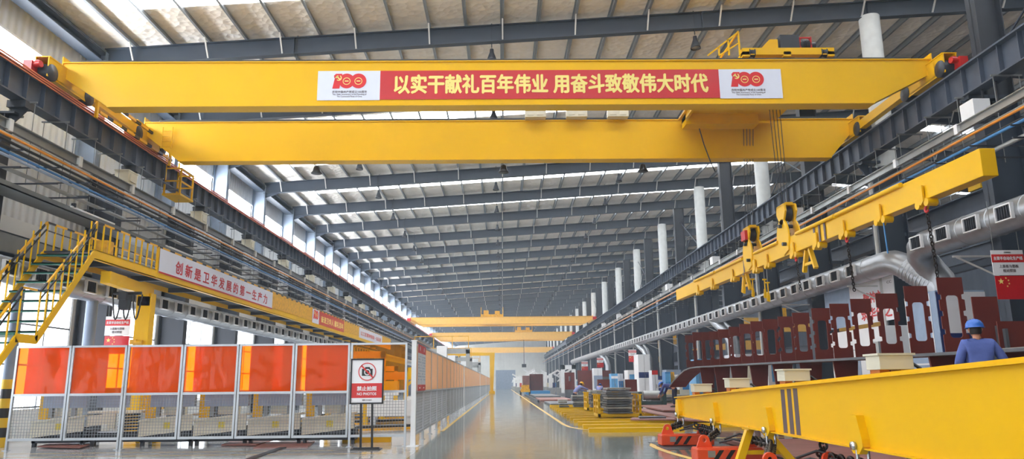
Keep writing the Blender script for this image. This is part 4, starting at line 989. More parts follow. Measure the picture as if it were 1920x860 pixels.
# ---- plates and strips lying on the floor outside the fence
for j, (quad, lab) in enumerate(((((475, 838), (577, 836), (590, 826), (500, 828)), 'reddish steel plate lying on the floor before the fence, topmost by the long strip'), (((415, 833), (480, 833), (512, 824), (440, 824)), 'reddish steel plate lying on the floor close under the fence, left one'), (((70, 836), (150, 838), (172, 831), (95, 830)), 'flat brown plate lying on the floor at the far left'))):
    q = [at(x, y, Z=.03+.012*j) for x, y in quad]
    one('steel_plate', MB().prism([p-Vector((0, 0, .028)) for p in q], (0, 0, .028)), 'maroonflat', lab, 'steel plate', 'plates on the floor by the fence')
q = [at(x, y, Z=.01) for x, y in ((455, 862), (470, 862), (600, 816), (592, 816))]
one('floor_strip', MB().prism([p-Vector((0, 0, .008)) for p in q], (0, 0, .02)), 'dark', 'long dark strip lying diagonally on the floor before the fence', 'strip')
# ---- things inside the fenced area, seen past the corner panel
for j in range(4):
    y = 24+j*4.5
    t = thing('floor_rail', f'dark floor rail edged in yellow inside the fenced area, {nth(j)} one behind the corner panel', 'floor rail', (-5, y, 0), 'floor rails inside the fence')
    MB().prism([(-9, y, 0), (-2.9, y+3.0, 0), (-2.9, y+3.4, 0), (-9, y+.4, 0)], (0, 0, .14)).build('rail', 'dark', t)
    MB().prism([(-9, y-.25, 0), (-2.9, y+2.75, 0), (-2.9, y+3.0, 0), (-9, y, 0)], (0, 0, .06)).build('edge', 'yellow2', t)
one('floor_beam', MB().bx(-4.3, -3.0, 20.6, 20.75, 0, .16).bx(-4.3, -3.0, 20.55, 20.8, .16, .19), 'yellow', 'short yellow beam on the floor behind the corner fence panel', 'beam')
for j, (x, y, w, h) in enumerate(((-4.4, 30, 2.2, 2.0), (-6.6, 34, 2.6, 3.0), (-4.2, 40, 2.0, 2.4), (-7.5, 45, 2.5, 2.6), (-4.6, 52, 2, 2.5))):
    t = thing('welding_gantry', f'yellow welding gantry inside the fenced area, {nth(j)} in depth behind the corner panel', 'welding gantry', (x, y, 0), 'welding gantries inside the fence')
    MB().bx(x-w/2, x-w/2+.2, y, y+.3, 0, h).bx(x+w/2-.2, x+w/2, y, y+.3, 0, h).bx(x-w/2, x+w/2, y, y+.3, h-.3, h).bar((x-w/2+.1, y+.15, h-1.0), (x-w/2+.9, y+.15, h-.2), .12, .12).build('frame', 'yellow', t)
    MB().bx(x-.3, x+.3, y-.2, y+.1, h-.9, h-.35).bx(x-.08, x+.08, y-.1, y+.05, h-1.4, h-.9).build('head', 'white', t)
    MB().bx(x-w/2+.2, x+w/2-.2, y-.2, y+.6, .3, .9).bx(x-w/2+.3, x-w/2+.5, y, y+.3, 0, .3).bx(x+w/2-.5, x+w/2-.3, y, y+.3, 0, .3).build('bed', 'white', t)
# ================================================================== RIGHT SIDE
def zt2(y): return 1.085+(19.9-y)*.0406
BXL, BXR, ZB = 4.6, 4.92, .66
bm_ = thing('lifting_beam', 'huge tapered bright yellow lifting beam resting at the lower right with three black stripes', 'lifting beam', (4.76, 10, ZB))
YN, YF = 2.2, 19.9
o = MB().prism([(BXL, YF, ZB), (BXL, YF+.05, ZB+.35), (BXL, YF+.05, zt2(YF)), (BXL, YN, zt2(YN)), (BXL, YN, ZB)], (BXR-BXL, 0, 0)).build('web', 'yellow', bm_)
MB().prism([(BXL-.07, YF+.08, zt2(YF)), (BXL-.07, YN, zt2(YN)), (BXL-.07, YN, zt2(YN)+.025), (BXL-.07, YF+.08, zt2(YF)+.025)], (BXR-BXL+.14, 0, 0)).bx(BXL-.07, BXR+.07, YN, YF-.1, ZB-.02, ZB).build('flange', 'yellow', bm_)
MB().prism([(BXL-.05, 15.0, zt2(15)+.025), (BXL-.05, YN, zt2(YN)+.025), (BXL-.05, YN, zt2(YN)+.055), (BXL-.05, 15.0, zt2(15)+.055)], (BXR-BXL+.1, 0, 0)).build('cover_plate', 'yellow', bm_)
for y in (12.38, 12.1, 11.84): MB().bx(BXL-.003, BXL, y-.085, y+.085, ZB+.01, zt2(y)-.03).build('stripe', 'ink', bm_)
lug_y = (19.6, 16.3, 13.05, 9.75, 6.5)
for y in lug_y:
    MB().prism([(BXL, y-.09, 1.06), (BXL, y+.09, 1.06), (BXL, y+.19, .77), (BXL, y+.19, .68), (BXL, y+.08, .58), (BXL, y-.08, .58), (BXL, y-.19, .68), (BXL, y-.19, .77)], (-.1, 0, 0)).build('lug', 'yellow', bm_)
for i, y in enumerate((18.1, 15.3, 12.3, 9.2)):
    z = zt2(y)+.05
    t = thing('junction_box', f'beige junction box bolted on top of the big yellow lifting beam, {nth(3-i)} from the camera', 'junction box', (4.76, y, z), 'boxes on the lifting beam')
    bevel(MB().bx(4.56, 4.98, y-.17, y+.17, z+.05, z+.22).build('box', 'offwhite', t), .008)
    MB().bx(4.54, 5.0, y-.19, y+.19, z+.22, z+.245).build('lid', 'offwhite', t)
    MB().bx(4.58, 4.7, y-.12, y+.12, z-.03, z+.05).bx(4.84, 4.96, y-.12, y+.12, z-.03, z+.05).build('foot', mat('orange_brown_bracket', 'b8651a', .5), t)
    MB().tube([(4.98, y, z+.1), (5.06, y, z+.12), (5.12, y-.05, z+.06), (5.12, y-.1, z+.0)], .022, 6).build('cable_gland', 'black', t)
one('power_cable', MB().tube([(5.02, 18.5-.5*i, zt2(18.5-.5*i)+.045) for i in range(30)], .02, 6), 'black', 'thin black cable lying along the top of the big yellow beam', 'cable')
# shackles, chains and lifting magnets
def magnet(cx, y, label, w=1.26):
    t = thing('lifting_magnet', label, 'lifting magnet', (cx, y, 0), 'orange lifting magnets')
    bevel(MB().bx(cx-w/2, cx+w/2, y-.24, y+.24, .02, .25).build('body', 'magnet', t), .015)
    MB().bx(cx-w/2+.04, cx+w/2-.04, y-.2, y+.2, 0, .02).build('pole_face', 'dark', t)
    MB().bx(cx-w/2+.02, cx+w/2-.02, y-.22, y+.22, .25, .265).build('top_plate', 'magnet', t)
    sm = MB()
    for x in (cx-w/2+.28, cx-w/2+.5):
        sm.prism([(x, y-.243, .04), (x+.09, y-.243, .04), (x+.23, y-.243, .23), (x+.14, y-.243, .23)], (0, -.003, 0))
    sm.build('stripe', 'black', t)
    for x in (cx-w*.34, cx+w*.34):
        e_ = MB().prism([(x+.1*cos(a), y-.03, .4+.1*sin(a)) for a in [pi*i/10 for i in range(11)]]+[(x-.16, y-.03, .25), (x+.16, y-.03, .25)], (0, .06, 0), [[(x+.04*cos(a*pi/6), y-.03, .4+.04*sin(a*pi/6)) for a in range(12)]])
        e_.build('ear', 'magnet', t)
    MB().bx(cx-w/2+.2, cx-w/2+.34, y-.246, y-.24, .1, .22).build('name_plate', 'pipegrey', t)
    MB().tube([(cx-.1, y+.1, .34), (cx+.1, y-.15, .42), (cx+.35, y-.22, .36), (cx+.5, y-.1, .45), (cx+.3, y+.1, .5), (cx, y+.12, .4)], .022, 6).build('cable', 'black', t)
    return t
magnet(4.42, 18.5, 'orange lifting magnet with black stripes, under the far end of the big yellow beam')
magnet(4.3, 14.72, 'orange lifting magnet with black stripes, middle one beside the yellow trestle leg')
magnet(4.25, 11.0, 'orange lifting magnet nearest the camera, tucked under the big yellow beam')
def shackle(y, z, tgts, label):
    t = thing('chain_sling', label, 'chain', (BXL-.1, y, z), 'chain slings on the lifting beam')
    X = BXL-.015
    MB().cyl((X-.11, y, z), (X+.06, y, z), .035, 12).lathe((X-.11, y, z), [(0, -.03), (.05, -.03), (.055, 0), (.05, .02), (0, .02)], 14, 0, 'x').build('pin', 'chrome', t)
    pts = [(X-.07, y, z)]+[(X+.07*cos(a), y, z-.2+.09*sin(a)) for a in [pi+pi*i/8 for i in range(9)]]+[(X+.07, y, z)]
    MB().tube(pts, .022, 8).build('shackle', 'chrome', t)
    lk = MB()
    for tg in tgts: chain(lk, (X, y, z-.24), tg, .105, .025, 0, .62)
    lk.build('links', 'chain', t)
    return t
for y, tg, lab in ((19.6, [(4.42-.3, 18.6, .42)], 'dark chain hanging from the far end lug of the big yellow beam'),
                   (16.3, [(4.8, 18.4, .42), (4.0, 14.85, .42)], 'dark chain hanging from the second lug of the big yellow beam, beside the far magnet'),
                   (13.05, [(4.7, 14.6, .42), (3.85, 11.1, .42)], 'dark chain hanging from the third lug, before the black stripes'),
                   (9.75, [(4.65, 10.9, .42)], 'dark chain hanging from the lug right of the black stripes')):
    shackle(y, .68, tg, lab)
for j, (x, y, xx, yy) in enumerate(((5.0, 17.8, 4.7, 18.6), (5.0, 11.9, 4.6, 11.1))):
    lk = chain(chain(MB(), (x, y, .66), ((x+xx)/2, (y+yy)/2, .2), .085, .021), ((x+xx)/2, (y+yy)/2, .2), (xx, yy, .5), .085, .021)
    one('chain_sling', lk, 'chain', ['dark chain on the back side of the big yellow beam, reaching the far magnet', 'dark chain on the back side of the big yellow beam, reaching the nearest magnet'][j], 'chain')
tt = thing('trestle', 'yellow A-shaped trestle leg under the big lifting beam', 'trestle', (4.76, 14.3, 0))
for x0_, x1_ in ((4.64, 4.26), (4.88, 5.3)): MB().bar((x0_, 14.3, ZB-.02), (x1_, 13.95, 0.0), .13, .13, up=(0, 1, 0)).build('leg', 'yellow', tt)
MB().bx(4.55, 4.97, 14.1, 14.5, ZB-.05, ZB-.02).build('seat', 'yellow', tt)
MB().bar((4.4, 14.08, .22), (5.17, 14.08, .22), .07, .07).build('cross_bar', 'yellow', tt)
one('steel_plate', MB().bx(5.5, 9.5, 6.5, 18.8, .02, .1), 'maroonflat', 'broad reddish plate on the floor beneath the big yellow beam', 'steel plate')
one('rubber_mat', MB().bx(3.72, 5.4, 17.4, 19.6, 0.001, .008), 'dark', 'dark mat inside the yellow floor line under the far magnet', 'mat')
# ---- girder under assembly: base flange, diaphragms, uprights
GX = 8.0
def gz(y): return 1.94+(y-11.6)*.008
pts = [(y, gz(y)) for y in (6.0, 11.6, 18, 25, 30.5)]+[(31.5, gz(30.5)-.02), (32.5, gz(30.5)-.1), (33.5, gz(30.5)-.28), (34.6, gz(30.5)-.52), (35.6, gz(30.5)-.8)]
fl = MB()
for (ya, za), (yb, zb2) in zip(pts, pts[1:]): fl.prism([(GX-.1, ya, za), (GX-.1, yb, zb2), (GX-.1, yb, zb2-.035), (GX-.1, ya, za-.035)], (.75, 0, 0))
gf = thing('girder_flange', 'long reddish flange plate with a grey edge, curving down at its far end', 'flange plate', (GX, 20, 1.9))
fl.build('plate', 'maroon', gf)
eg = MB()
for (ya, za), (yb, zb2) in zip(pts, pts[1:]): eg.bar((GX-.12, ya, za-.01), (GX-.12, yb, zb2-.01), .03, .055)
eg.build('edge_strip', 'plate', gf)
def diaphragm(x0, w, y, z0, z1, solid=False):
    """upright plate with a rounded window and notched sides"""
    def rr(xa, xb, za, zb, r):
        P = []
        for cx, cz, a0 in ((xb-r, zb-r, 0), (xa+r, zb-r, 90), (xa+r, za+r, 180), (xb-r, za+r, 270)):
            for k in range(5): a = math.radians(a0+k*22.5); P.append((cx+r*cos(a), y, cz+r*sin(a)))
        return P
    h = z1-z0; out = [(x0, y, z0), (x0+w, y, z0)]
    if not solid:
        for f in (.28, .52, .74):
            zc = z0+h*f; out += [(x0+w, y, zc-.055), (x0+w-.05, y, zc-.04), (x0+w-.05, y, zc+.04), (x0+w, y, zc+.055)]
    out += [(x0+w, y, z1), (x0, y, z1)]
    if not solid:
        for f in (.74, .52, .28):
            zc = z0+h*f; out += [(x0, y, zc+.055), (x0+.05, y, zc+.04), (x0+.05, y, zc-.04), (x0, y, zc-.055)]
    hole = [] if solid else [rr(x0+w*.27, x0+w*.76, z0+h*.2, z0+h*.76, .06)]
    return MB().prism(out, (0, .02, 0), hole)
edges = [1284, 1298, 1315, 1329, 1346, 1366, 1386, 1407, 1429, 1458, 1485, 1521, 1555, 1594, 1641, 1694, 1755.5]
tops = [628, 622.5, 622, 621, 617, 612.5, 607, 602, 598, 593, 586, 577.5, 569, 560, 550, 536, 520]
for i, (ex, ty) in enumerate(zip(edges, tops)):
    p = at(ex, ty, X=GX); n = len(edges)-1-i
    one('diaphragm_plate', diaphragm(GX, .47, p.y, gz(p.y), p.z), 'maroon', f'reddish-brown upright girder plate with a tall window cut-out, {nth(n)} in its row from the camera', 'girder plate', 'windowed girder plates')
for j, (xa, xb, yt_, Y) in enumerate(((1821, 1869, 556, 12.6), (1869, 1935, 602, 11.9))):
    a_, b_ = at(xa, yt_, Y=Y), at(xb, yt_, Y=Y)
    t = thing('web_plate', ['solid reddish plate standing behind the worker in the blue helmet', 'lower solid reddish plate with grey stiffener at the right edge'][j], 'girder plate', ((a_.x+b_.x)/2, Y, gz(Y)))
    MB().bx(a_.x, b_.x, Y, Y+.02, gz(Y), a_.z).build('plate', 'maroon', t)
    for f in ((.75,) if j == 0 else (.12,)):
        x = a_.x+(b_.x-a_.x)*f; MB().bx(x, x+.05, Y-.06, Y, gz(Y), a_.z-(.5 if j == 0 else .12)).build('stiffener', 'plate', t)
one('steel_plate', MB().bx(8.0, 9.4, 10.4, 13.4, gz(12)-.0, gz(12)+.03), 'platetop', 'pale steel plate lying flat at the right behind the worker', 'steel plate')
for i in range(10):
    y = 11.9+i*2.05
    t = thing('support_stand', f'dark reddish stand holding up the girder flange, {nth(i)} from the camera', 'stand', (GX+.3, y, 0), 'stands under the girder flange')
    z0_ = .1 if y < 18.7 else 0
    MB().prism([(GX, y, z0_), (GX+.15, y, z0_), (GX+.2, y, .3), (GX+.4, y, .3), (GX+.45, y, z0_), (GX+.6, y, z0_), (GX+.5, y, 1.0), (GX+.6, y, gz(y)-.04), (GX, y, gz(y)-.04), (GX+.1, y, 1.0)], (0, .05, 0)).build('plate', 'maroon', t)
    MB().bx(GX-.05, GX+.65, y-.15, y+.2, z0_, z0_+.03).build('foot', 'dark', t)
# ---- yellow floor bars and stillages with cut plates
for i in range(14):
    y = 23.5+i*1.95
    xr_ = 5.6 if i < 2 else 6.2 if i < 5 else 6.8
    one('floor_bar', MB().bx(2.65+.03*i, xr_, y, y+.2, 0, .12).bx(2.65+.03*i, xr_, y-.01, y+.21, .12, .132), 'yellow', f'yellow steel bar lying across the storage area, {nth(i)} from the camera', 'floor bar', 'yellow floor bars')
for i in range(5):
    y = 25.4+i*2.2
    one('floor_bar', MB().bx(6.4, 9.4, y, y+.24, 0, .14), 'yellow', f'shorter yellow bar under the big reddish plate, {nth(i)} from the camera', 'floor bar', 'short yellow floor bars')
one('steel_plate', MB().prism([(6.3, 26.5, .16), (10.5, 24.2, .16), (12, 33, .16), (6.6, 39, .16)], (0, 0, .05)), 'maroonflat', 'large reddish plate lying on yellow bars behind the yellow beam tip', 'steel plate')
one('steel_plate', MB().prism([(7.0, 33, .25), (10.5, 31, .25), (11.5, 42, .25), (7.4, 44, .25)], (0, 0, .06)), 'maroonflat', 'second reddish plate stacked behind the large one', 'steel plate')
one('steel_plate', MB().prism([(4.6, 27.4, .16), (6.2, 27.2, .16), (6.4, 28.6, .16), (4.9, 28.8, .16)], (0, 0, .04)), 'maroonflat', 'small reddish plate before the nearest yellow stillage', 'steel plate')
one('steel_plate', MB().prism([(5.0, 27.8, .2), (6.0, 27.9, .2), (6.0, 28.6, .2), (5.1, 28.6, .2)], (0, 0, .06)), 'plate', 'small grey plate resting on the small reddish one', 'steel plate')
def stillage(x, y, w, d, h, label):
    t = thing('stillage', label, 'stillage', (x+w/2, y+d/2, .155), 'yellow stillages')
    MB().bx(x, x+w, y, y+.1, .155, .27).bx(x, x+w, y+d-.1, y+d, .155, .27).bx(x, x+.1, y, y+d, .155, .27).bx(x+w-.1, x+w, y, y+d, .155, .27).build('base', 'yellow', t)
    for xx in (x, x+w-.09):
        e_ = MB()
        for k in range(3): yy = y+(d-.09)*k/2; e_.bx(xx, xx+.09, yy, yy+.09, .25, h)
        for z in (.5, .75): e_.bx(xx+.02, xx+.07, y, y+d, z, z+.08)
        for k in range(3): yy = y+(d-.09)*k/2; e_.bx(xx-.03, xx+.12, yy-.02, yy+.11, h, h+.04)
        e_.build('end_frame', 'yellow', t)
    return t
stillage(3.85, 30.6, 1.75, 1.6, 1.0, 'yellow stillage loaded with a tall stack of grey plates, nearest the camera')
stillage(4.25, 38.2, 1.6, 1.5, 1.0, 'yellow stillage beside the worker in the yellow helmet')
def stack(x0, x1, y0, y1, z0, z1, n, where, grp):
    h = (z1-z0)/n
    for k in range(n):
        a, b, c = (random.uniform(-.06, .06) for _ in range(3)); e = random.uniform(-.05, .1)
        nm = 'lowest' if k == 0 else 'topmost' if k == n-1 else f'{nth(k)} from the bottom'
        q = [(x0+a, y0+b, z0+k*h), (x1+a+c, y0+b-c, z0+k*h), (x1+a+c, y1+e, z0+k*h), (x0+a-c*.4, y1+e, z0+k*h)]
        hole = []
        if k == n-1 and x1-x0 > 1: hole = [[(x0+.45, y0+.4, z0+k*h), (x1-.4, y0+.4, z0+k*h), (x1-.4, y1-.45, z0+k*h), (x0+.45, y1-.45, z0+k*h)]]
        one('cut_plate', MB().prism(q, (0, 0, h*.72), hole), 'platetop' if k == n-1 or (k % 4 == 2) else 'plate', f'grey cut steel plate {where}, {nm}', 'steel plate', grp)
stack(4.2, 5.2, 30.55, 31.9, .28, 1.32, 11, 'in the nearest yellow stillage', 'plates in the nearest stillage')
stack(4.5, 5.6, 38.2, 39.6, .28, 1.15, 8, 'in the farther yellow stillage', 'plates in the farther stillage')
stack(3.2, 3.75, 43, 43.6, .16, .62, 4, 'in the small left pile before the worker', 'plates in the small pile')
stack(4.0, 4.8, 43, 43.9, .16, .85, 6, 'in the pile before the yellow-helmeted worker', 'plates in front of the worker')
stack(7.2, 9.6, 52, 53.5, .02, .9, 7, 'in the low wide pile behind the stillages', 'plates in the wide pile')
stack(8.6, 10.8, 44, 45.5, .02, .8, 6, 'in the pile beside the green stand', 'plates beside the green stand')
t = thing('roller_stand', 'dark green stand holding clear-wrapped coils behind the plate stacks', 'stand', (8, 41, 0))
MB().bx(7.3, 7.5, 40.6, 41.2, 0, 1.0).bx(8.6, 8.8, 40.6, 41.2, 0, 1.0).bx(7.3, 8.8, 40.7, 41.1, .3, .5).build('frame', mat('dark_green_paint', '2f4a48', .5), t)
MB().tube([(7.6, 40.9, .8), (8.5, 40.9, .8)], .25, 14).build('coil', 'pipegrey', t)
one('drum', MB().lathe((10.5, 46.5, 0), [(0, 0), (.42, 0), (.44, .03), (.42, .06), (.42, .5), (.44, .52), (.42, .55), (.42, 1.0), (.44, 1.03), (.4, 1.04), (0, 1.04)], 20), 'cardboard', 'tan drum standing by the right columns', 'drum')
# upright reddish sections farther back
def upright(label, x0, x1, ytop, ybot, Y, cut=False, d=.6, mt='maroon', skid=None):
    a_, b_, c_ = at(x0, ytop, Y=Y), at(x1, ytop, Y=Y), at(x0, ybot, Y=Y)
    if skid: c_.z = skid
    t = thing('box_section', label, 'box section', ((a_.x+b_.x)/2, Y+d/2, 0), 'upright reddish sections')
    h = [[(x, Y, z) for x, z in ((a_.x+(b_.x-a_.x)*.4, a_.z-.9), (a_.x+(b_.x-a_.x)*.6, a_.z-.9), (a_.x+(b_.x-a_.x)*.6, a_.z-.4), (a_.x+(b_.x-a_.x)*.4, a_.z-.4))]] if cut else []
    MB().prism([(a_.x, Y, c_.z), (b_.x, Y, c_.z), (b_.x, Y, a_.z), (a_.x, Y, a_.z)], (0, .03, 0), h).bx(a_.x, a_.x+.03, Y, Y+d, c_.z, a_.z).bx(b_.x-.03, b_.x, Y, Y+d, c_.z, a_.z).build('plates', mt, t)
    (skid or MB().bx(a_.x-.02, b_.x+.02, Y-.1, Y+d+.05, 0, c_.z).build('support', 'plate', t))
upright('narrow reddish plate section standing alone between stillage and right columns', 1172, 1194, 711, 746, 56, d=.1)
upright('reddish section with a slot, behind the worker in the yellow helmet', 1059, 1077, 698, 730, 80, True)
upright('widest reddish section with bolt holes, right of the slotted one', 1083, 1110, 694, 731, 80)
upright('short reddish section beside the stooping worker in lavender', 1121, 1143, 711, 731, 62)
upright('reddish section in the distance with a pale opening below', 1129, 1145, 694, 706, 84, d=.3)
upright('tall brown box on a blue skid beside the aisle', 980, 993.2, 704, 730, 112, d=3, mt='maroonflat', skid=.45)
upright('dark brown box pair strapped on a blue skid', 994, 1018, 701, 730.5, 112.5, d=3, skid=.45)
one('skid', MB().bx(3.3, 6.8, 108, 116, 0, .45), mat('skid_blue', '2f7fb5', .5), 'blue skid under the brown boxes beside the aisle', 'skid')
t = thing('tow_cart', 'small yellow cart with dark wheels parked beside the blue skid', 'cart', (3.0, 100, 0))
MB().bx(2.4, 3.6, 99, 101.5, .4, .8).bx(2.5, 3.5, 99.2, 100, .8, 1.3).build('body', 'yellow2', t)
for x, y in ((2.4, 99.4), (3.6, 99.4), (2.4, 101), (3.6, 101)): wheel(MB(), x, y, .3, .3).build('wheel', 'rubber', t)
one('floor_rail', MB().bx(2.85, 3.0, 62, 98, 0, .15), 'dark', 'long dark rail on the floor along the right edge of the aisle', 'rail')
for j, (x0_, x1_, y0_, y1_) in enumerate(((3.3, 6.5, 52, 60), (3.2, 6, 64, 74), (7, 11, 64.5, 71), (3.4, 6, 78, 95), (7.5, 11.5, 84, 100))):
    one('steel_plate', MB().bx(x0_, x1_, y0_, y1_, .02, .12+.03*j), ['plate', 'maroonflat', 'maroonflat', 'plate', 'plate'][j], f'flat steel plate on the floor right of the aisle, {nth(j)} beyond the yellow bars', 'steel plate', 'flat plates beyond the yellow bars')
# ---- machines and cabinets by the right columns
dc = thing('dust_collector', 'tall blue and white cabinet under the forked duct, behind the girder plates', 'dust collector', (12.9, 21.4, 0))
bevel(MB().bx(12.2, 13.6, 20.6, 22.2, .1, 3.95).build('body', 'ltblue', dc), .01)
for za, zb in ((2.75, 3.9), (1.3, 1.75)): MB().bx(12.2, 13.6, 20.58, 20.6, za, zb).build('front_panel', 'signwhite', dc)
MB().bx(12.2, 13.6, 20.585, 20.6, 1.75, 2.75).bx(12.2, 12.32, 20.57, 20.6, .5, 3.9).build('front_band', 'navy', dc)
MB().bx(12.18, 12.2, 20.6, 22.2, 1.9, 1.95).bx(12.18, 12.2, 20.9, 20.94, .3, 3.9).bx(12.18, 12.2, 22.16, 22.2, .3, 3.9).build('edge_trim', 'white', dc)
MB().bx(12.1, 13.7, 20.5, 22.3, 0, .1).build('base', 'dark', dc)
wm = thing('enclosed_machine', 'white enclosed machine below the white poster on the right', 'machine', (12.6, 25.5, 0))
bevel(MB().bx(12.2, 13.0, 23.6, 27.6, .1, 3.2).build('housing', 'white', wm), .02)
MB().bx(12.18, 12.2, 24.0, 24.8, 1.6, 2.2).bx(12.18, 12.2, 25.4, 26.2, 1.6, 2.2).build('window', 'bluegrey', wm)
MB().bx(12.18, 12.2, 23.6, 27.6, 2.5, 2.53).bx(12.0, 12.2, 23.7, 24.1, 2.0, 2.7).build('trim', 'pipegrey', wm)
MB().bx(12.15, 13.05, 23.55, 27.65, 0, .1).build('base', 'dark', wm)
ps = thing('poster', 'large white poster with red characters and a blue picture end, behind the upright plates', 'poster', (12.98, 28.5, 3.4))
pa, pb, pc = at(1673, 515, X=12.95), at(1592, 545, X=12.95), at(1546, 560, X=12.95)
MB().bx(12.95, 12.98, pa.y, pc.y, 3.45, pa.z).build('sheet', 'signwhite', ps)
MB().bx(12.943, 12.95, pb.y, pc.y, 3.45, pa.z).build('picture', 'ltblue', ps)
MB().text('精神之', (12.945, (at(1625, 555, X=12.95).y+at(1647, 555, X=12.95).y)/2, at(1635, 557, X=12.95).z), (0, -1, 0), (0, 0, 1), .4, .008, bold=.03, width=1.3).text('筑华年之', (12.945, at(1643, 588, X=12.95).y, at(1643, 586, X=12.95).z), (0, -1, 0), (0, 0, 1), .44, .008, bold=.03, width=2.1).build('lettering', 'signred', ps)
MB().text('CC', (12.945, at(1667, 528, X=12.95).y, at(1667, 528, X=12.95).z), (0, -1, 0), (0, 0, 1), .12, .006, width=.3).build('corner_mark', 'ink', ps)
def cabinet(label, x0, x1, ytop, Y, d, mt, band=None, bz=(.45, .6)):
    a_, b_ = at(x0, ytop, Y=Y), at(x1, ytop, Y=Y)
    t = thing('machine_cabinet', label, 'cabinet', ((a_.x+b_.x)/2, Y+d/2, 0), 'cabinets by the right columns')
    MB().bx(a_.x, b_.x, Y, Y+d, .06, a_.z).build('body', mt, t)
    MB().bx(a_.x+.02, b_.x-.02, Y+.02, Y+d, 0, .06).build('plinth', 'dark', t)
    cx = (a_.x+b_.x)/2
    MB().bx(cx-.01, cx+.01, Y-.012, Y, .15, a_.z-.1).bx(cx+.06, cx+.09, Y-.05, Y, a_.z*.5, a_.z*.5+.25).build('door_seam', 'tray', t)
    if band: MB().bx(a_.x, b_.x, Y-.012, Y, a_.z*bz[0], a_.z*bz[1]).build('band', band, t)
    return t
cabinet('tall white cabinet with a navy band between the right columns', 1196, 1218, 664, 60, 2, 'white', 'navy', (.5, .62))
cabinet('white machine cabinet with red top, right of the navy-banded cabinet', 1222, 1233, 694, 48, 1, 'paper', 'red', (.88, 1.0))
cabinet('bright blue cabinet beside a riser pipe on the right', 1247, 1257, 697, 50, 1, 'blue', 'skyblue', (.7, .95))
cabinet('narrow orange-topped cabinet beside the bright blue one', 1258, 1264, 697, 50.5, 1, 'yellow2', 'navy', (.3, .5))
cabinet('sky-blue cabinet behind the narrow reddish plate', 1146, 1158, 700, 72, 1.5, 'skyblue', 'white', (.8, .9))
cabinet('pale blue cabinet beside the sky-blue one', 1159, 1168, 700, 74, 1.5, 'paper', 'blue', (.4, .7))
cabinet('white cabinet with tall openings behind the stooping worker', 1113, 1129, 690, 78, 1.5, 'white', 'bluegrey', (.3, .75))
cabinet('blue-faced machine behind the far end of the curved flange', 1304, 1318, 690, 38, 1.5, 'skyblue', 'blue', (.3, .5))
cabinet('pale upright cabinet seen under the curved flange plate', 1319, 1331, 690, 39, 1, 'paper')
random.seed(5)
CC = ['white', 'paper', 'ltblue', 'skyblue', 'offwhite', 'bluegrey', 'navy', 'blue']
for i in range(18):
    if i in (2, 7, 11): continue
    y = 32.6+i*4.1 if i < 6 else 57.5+(i-6)*6.1; w_ = random.uniform(.8, 1.3); d_ = random.uniform(1.0, 2.2); h_ = random.uniform(1.7, 2.9); mt = CC[i % 8]
    nm = {'white': 'white', 'paper': 'pale grey', 'ltblue': 'pale blue', 'skyblue': 'sky-blue', 'offwhite': 'beige', 'bluegrey': 'grey-blue', 'navy': 'navy', 'blue': 'blue'}[mt]
    t = thing('machine_cabinet', f'{nm} cabinet in the row under the right duct, {nth(i)} beyond the white poster', 'cabinet', (12.1, y, 0), 'cabinets under the right duct')
    MB().bx(12.1-w_/2, 12.1+w_/2, y, y+d_, .06, h_).build('body', mt, t)
    MB().bx(12.12-w_/2, 12.08+w_/2, y+.02, y+d_-.02, 0, .06).build('plinth', 'dark', t)
    MB().bx(12.1-w_*.35, 12.1+w_*.35, y-.012, y, h_*.55, h_*.85).build('panel', CC[(i+3) % 8], t)
    MB().bx(12.08-w_/2, 12.1-w_/2, y+.2, y+d_-.2, h_*.3, h_*.8).build('door', 'tray' if i % 2 else 'white', t)
t = thing('portal_frame', 'white portal frame standing far back on the right', 'portal frame', (11, 100, 0))
pA, pB_ = at(1052, 684, Y=100), at(1079, 684, Y=100)
MB().bx(pA.x, pA.x+.5, 100, 100.6, 0, pA.z).bx(pB_.x-.5, pB_.x, 100, 100.6, 0, pA.z).bx(pA.x, pB_.x, 100, 100.6, pA.z-.55, pA.z).build('frame', 'white', t)
MB().bx(pA.x+.6, pB_.x-.6, 100.2, 100.8, 0, 1.0).build('bed', 'pipegrey', t)
station_notice('red flag notice hanging in front of the right edge column', 1857, 1917, 469, 17.2)
station_notice('red flag notice on the right columns, left of the navy-banded cabinet', 1178, 1193, 655, 62)
station_notice('red flag notice on the right columns, middle one in the distance', 1119, 1131, 670, 86)
station_notice('red flag notice on the right columns, farthest of those visible', 1090, 1102, 677, 105)
# far machines along both sides of the aisle end
random.seed(11)
spots = [(4.5, 128), (6.5, 135), (5.2, 145), (8.5, 150), (4.2, 160), (6.0, 172), (9.5, 165), (5.0, 186), (7.5, 195), (10.5, 180), (9.8, 125), (11.5, 135), (9.7, 118), (3.1, 150), (3.5, 166), (3.0, 190), (4.2, 141), (5.8, 122), (7.6, 119), (8.8, 112), (3.3, 205), (6.9, 142), (9.6, 145)]
for j, (x, y) in enumerate(spots):
    t = thing('welding_robot', f'pale welding machine in the far right clutter, {nth(j)} set toward the end wall', 'welding machine', (x, y, 0), 'far welding machines')
    h = random.uniform(2.2, 4.2)
    MB().bx(x-.7, x+.7, y, y+1.5, 0, .8).build('bed', 'pipegrey', t)
    MB().bx(x-.25, x+.25, y+.3, y+.9, .8, h).bar((x, y+.6, h-.1), (x+random.choice((-1, 1))*1.1, y+.4, h+.5), .25, .25).bar((x+.1, y+.5, h), (x-.6, y+.3, h-.6), .16, .16).build('arm', 'white', t)
    MB().bx(x+.35, x+.75, y+.2, y+.8, .8, 1.6).build('control_unit', random.choice(['blue', 'offwhite', 'red', 'navy']), t)
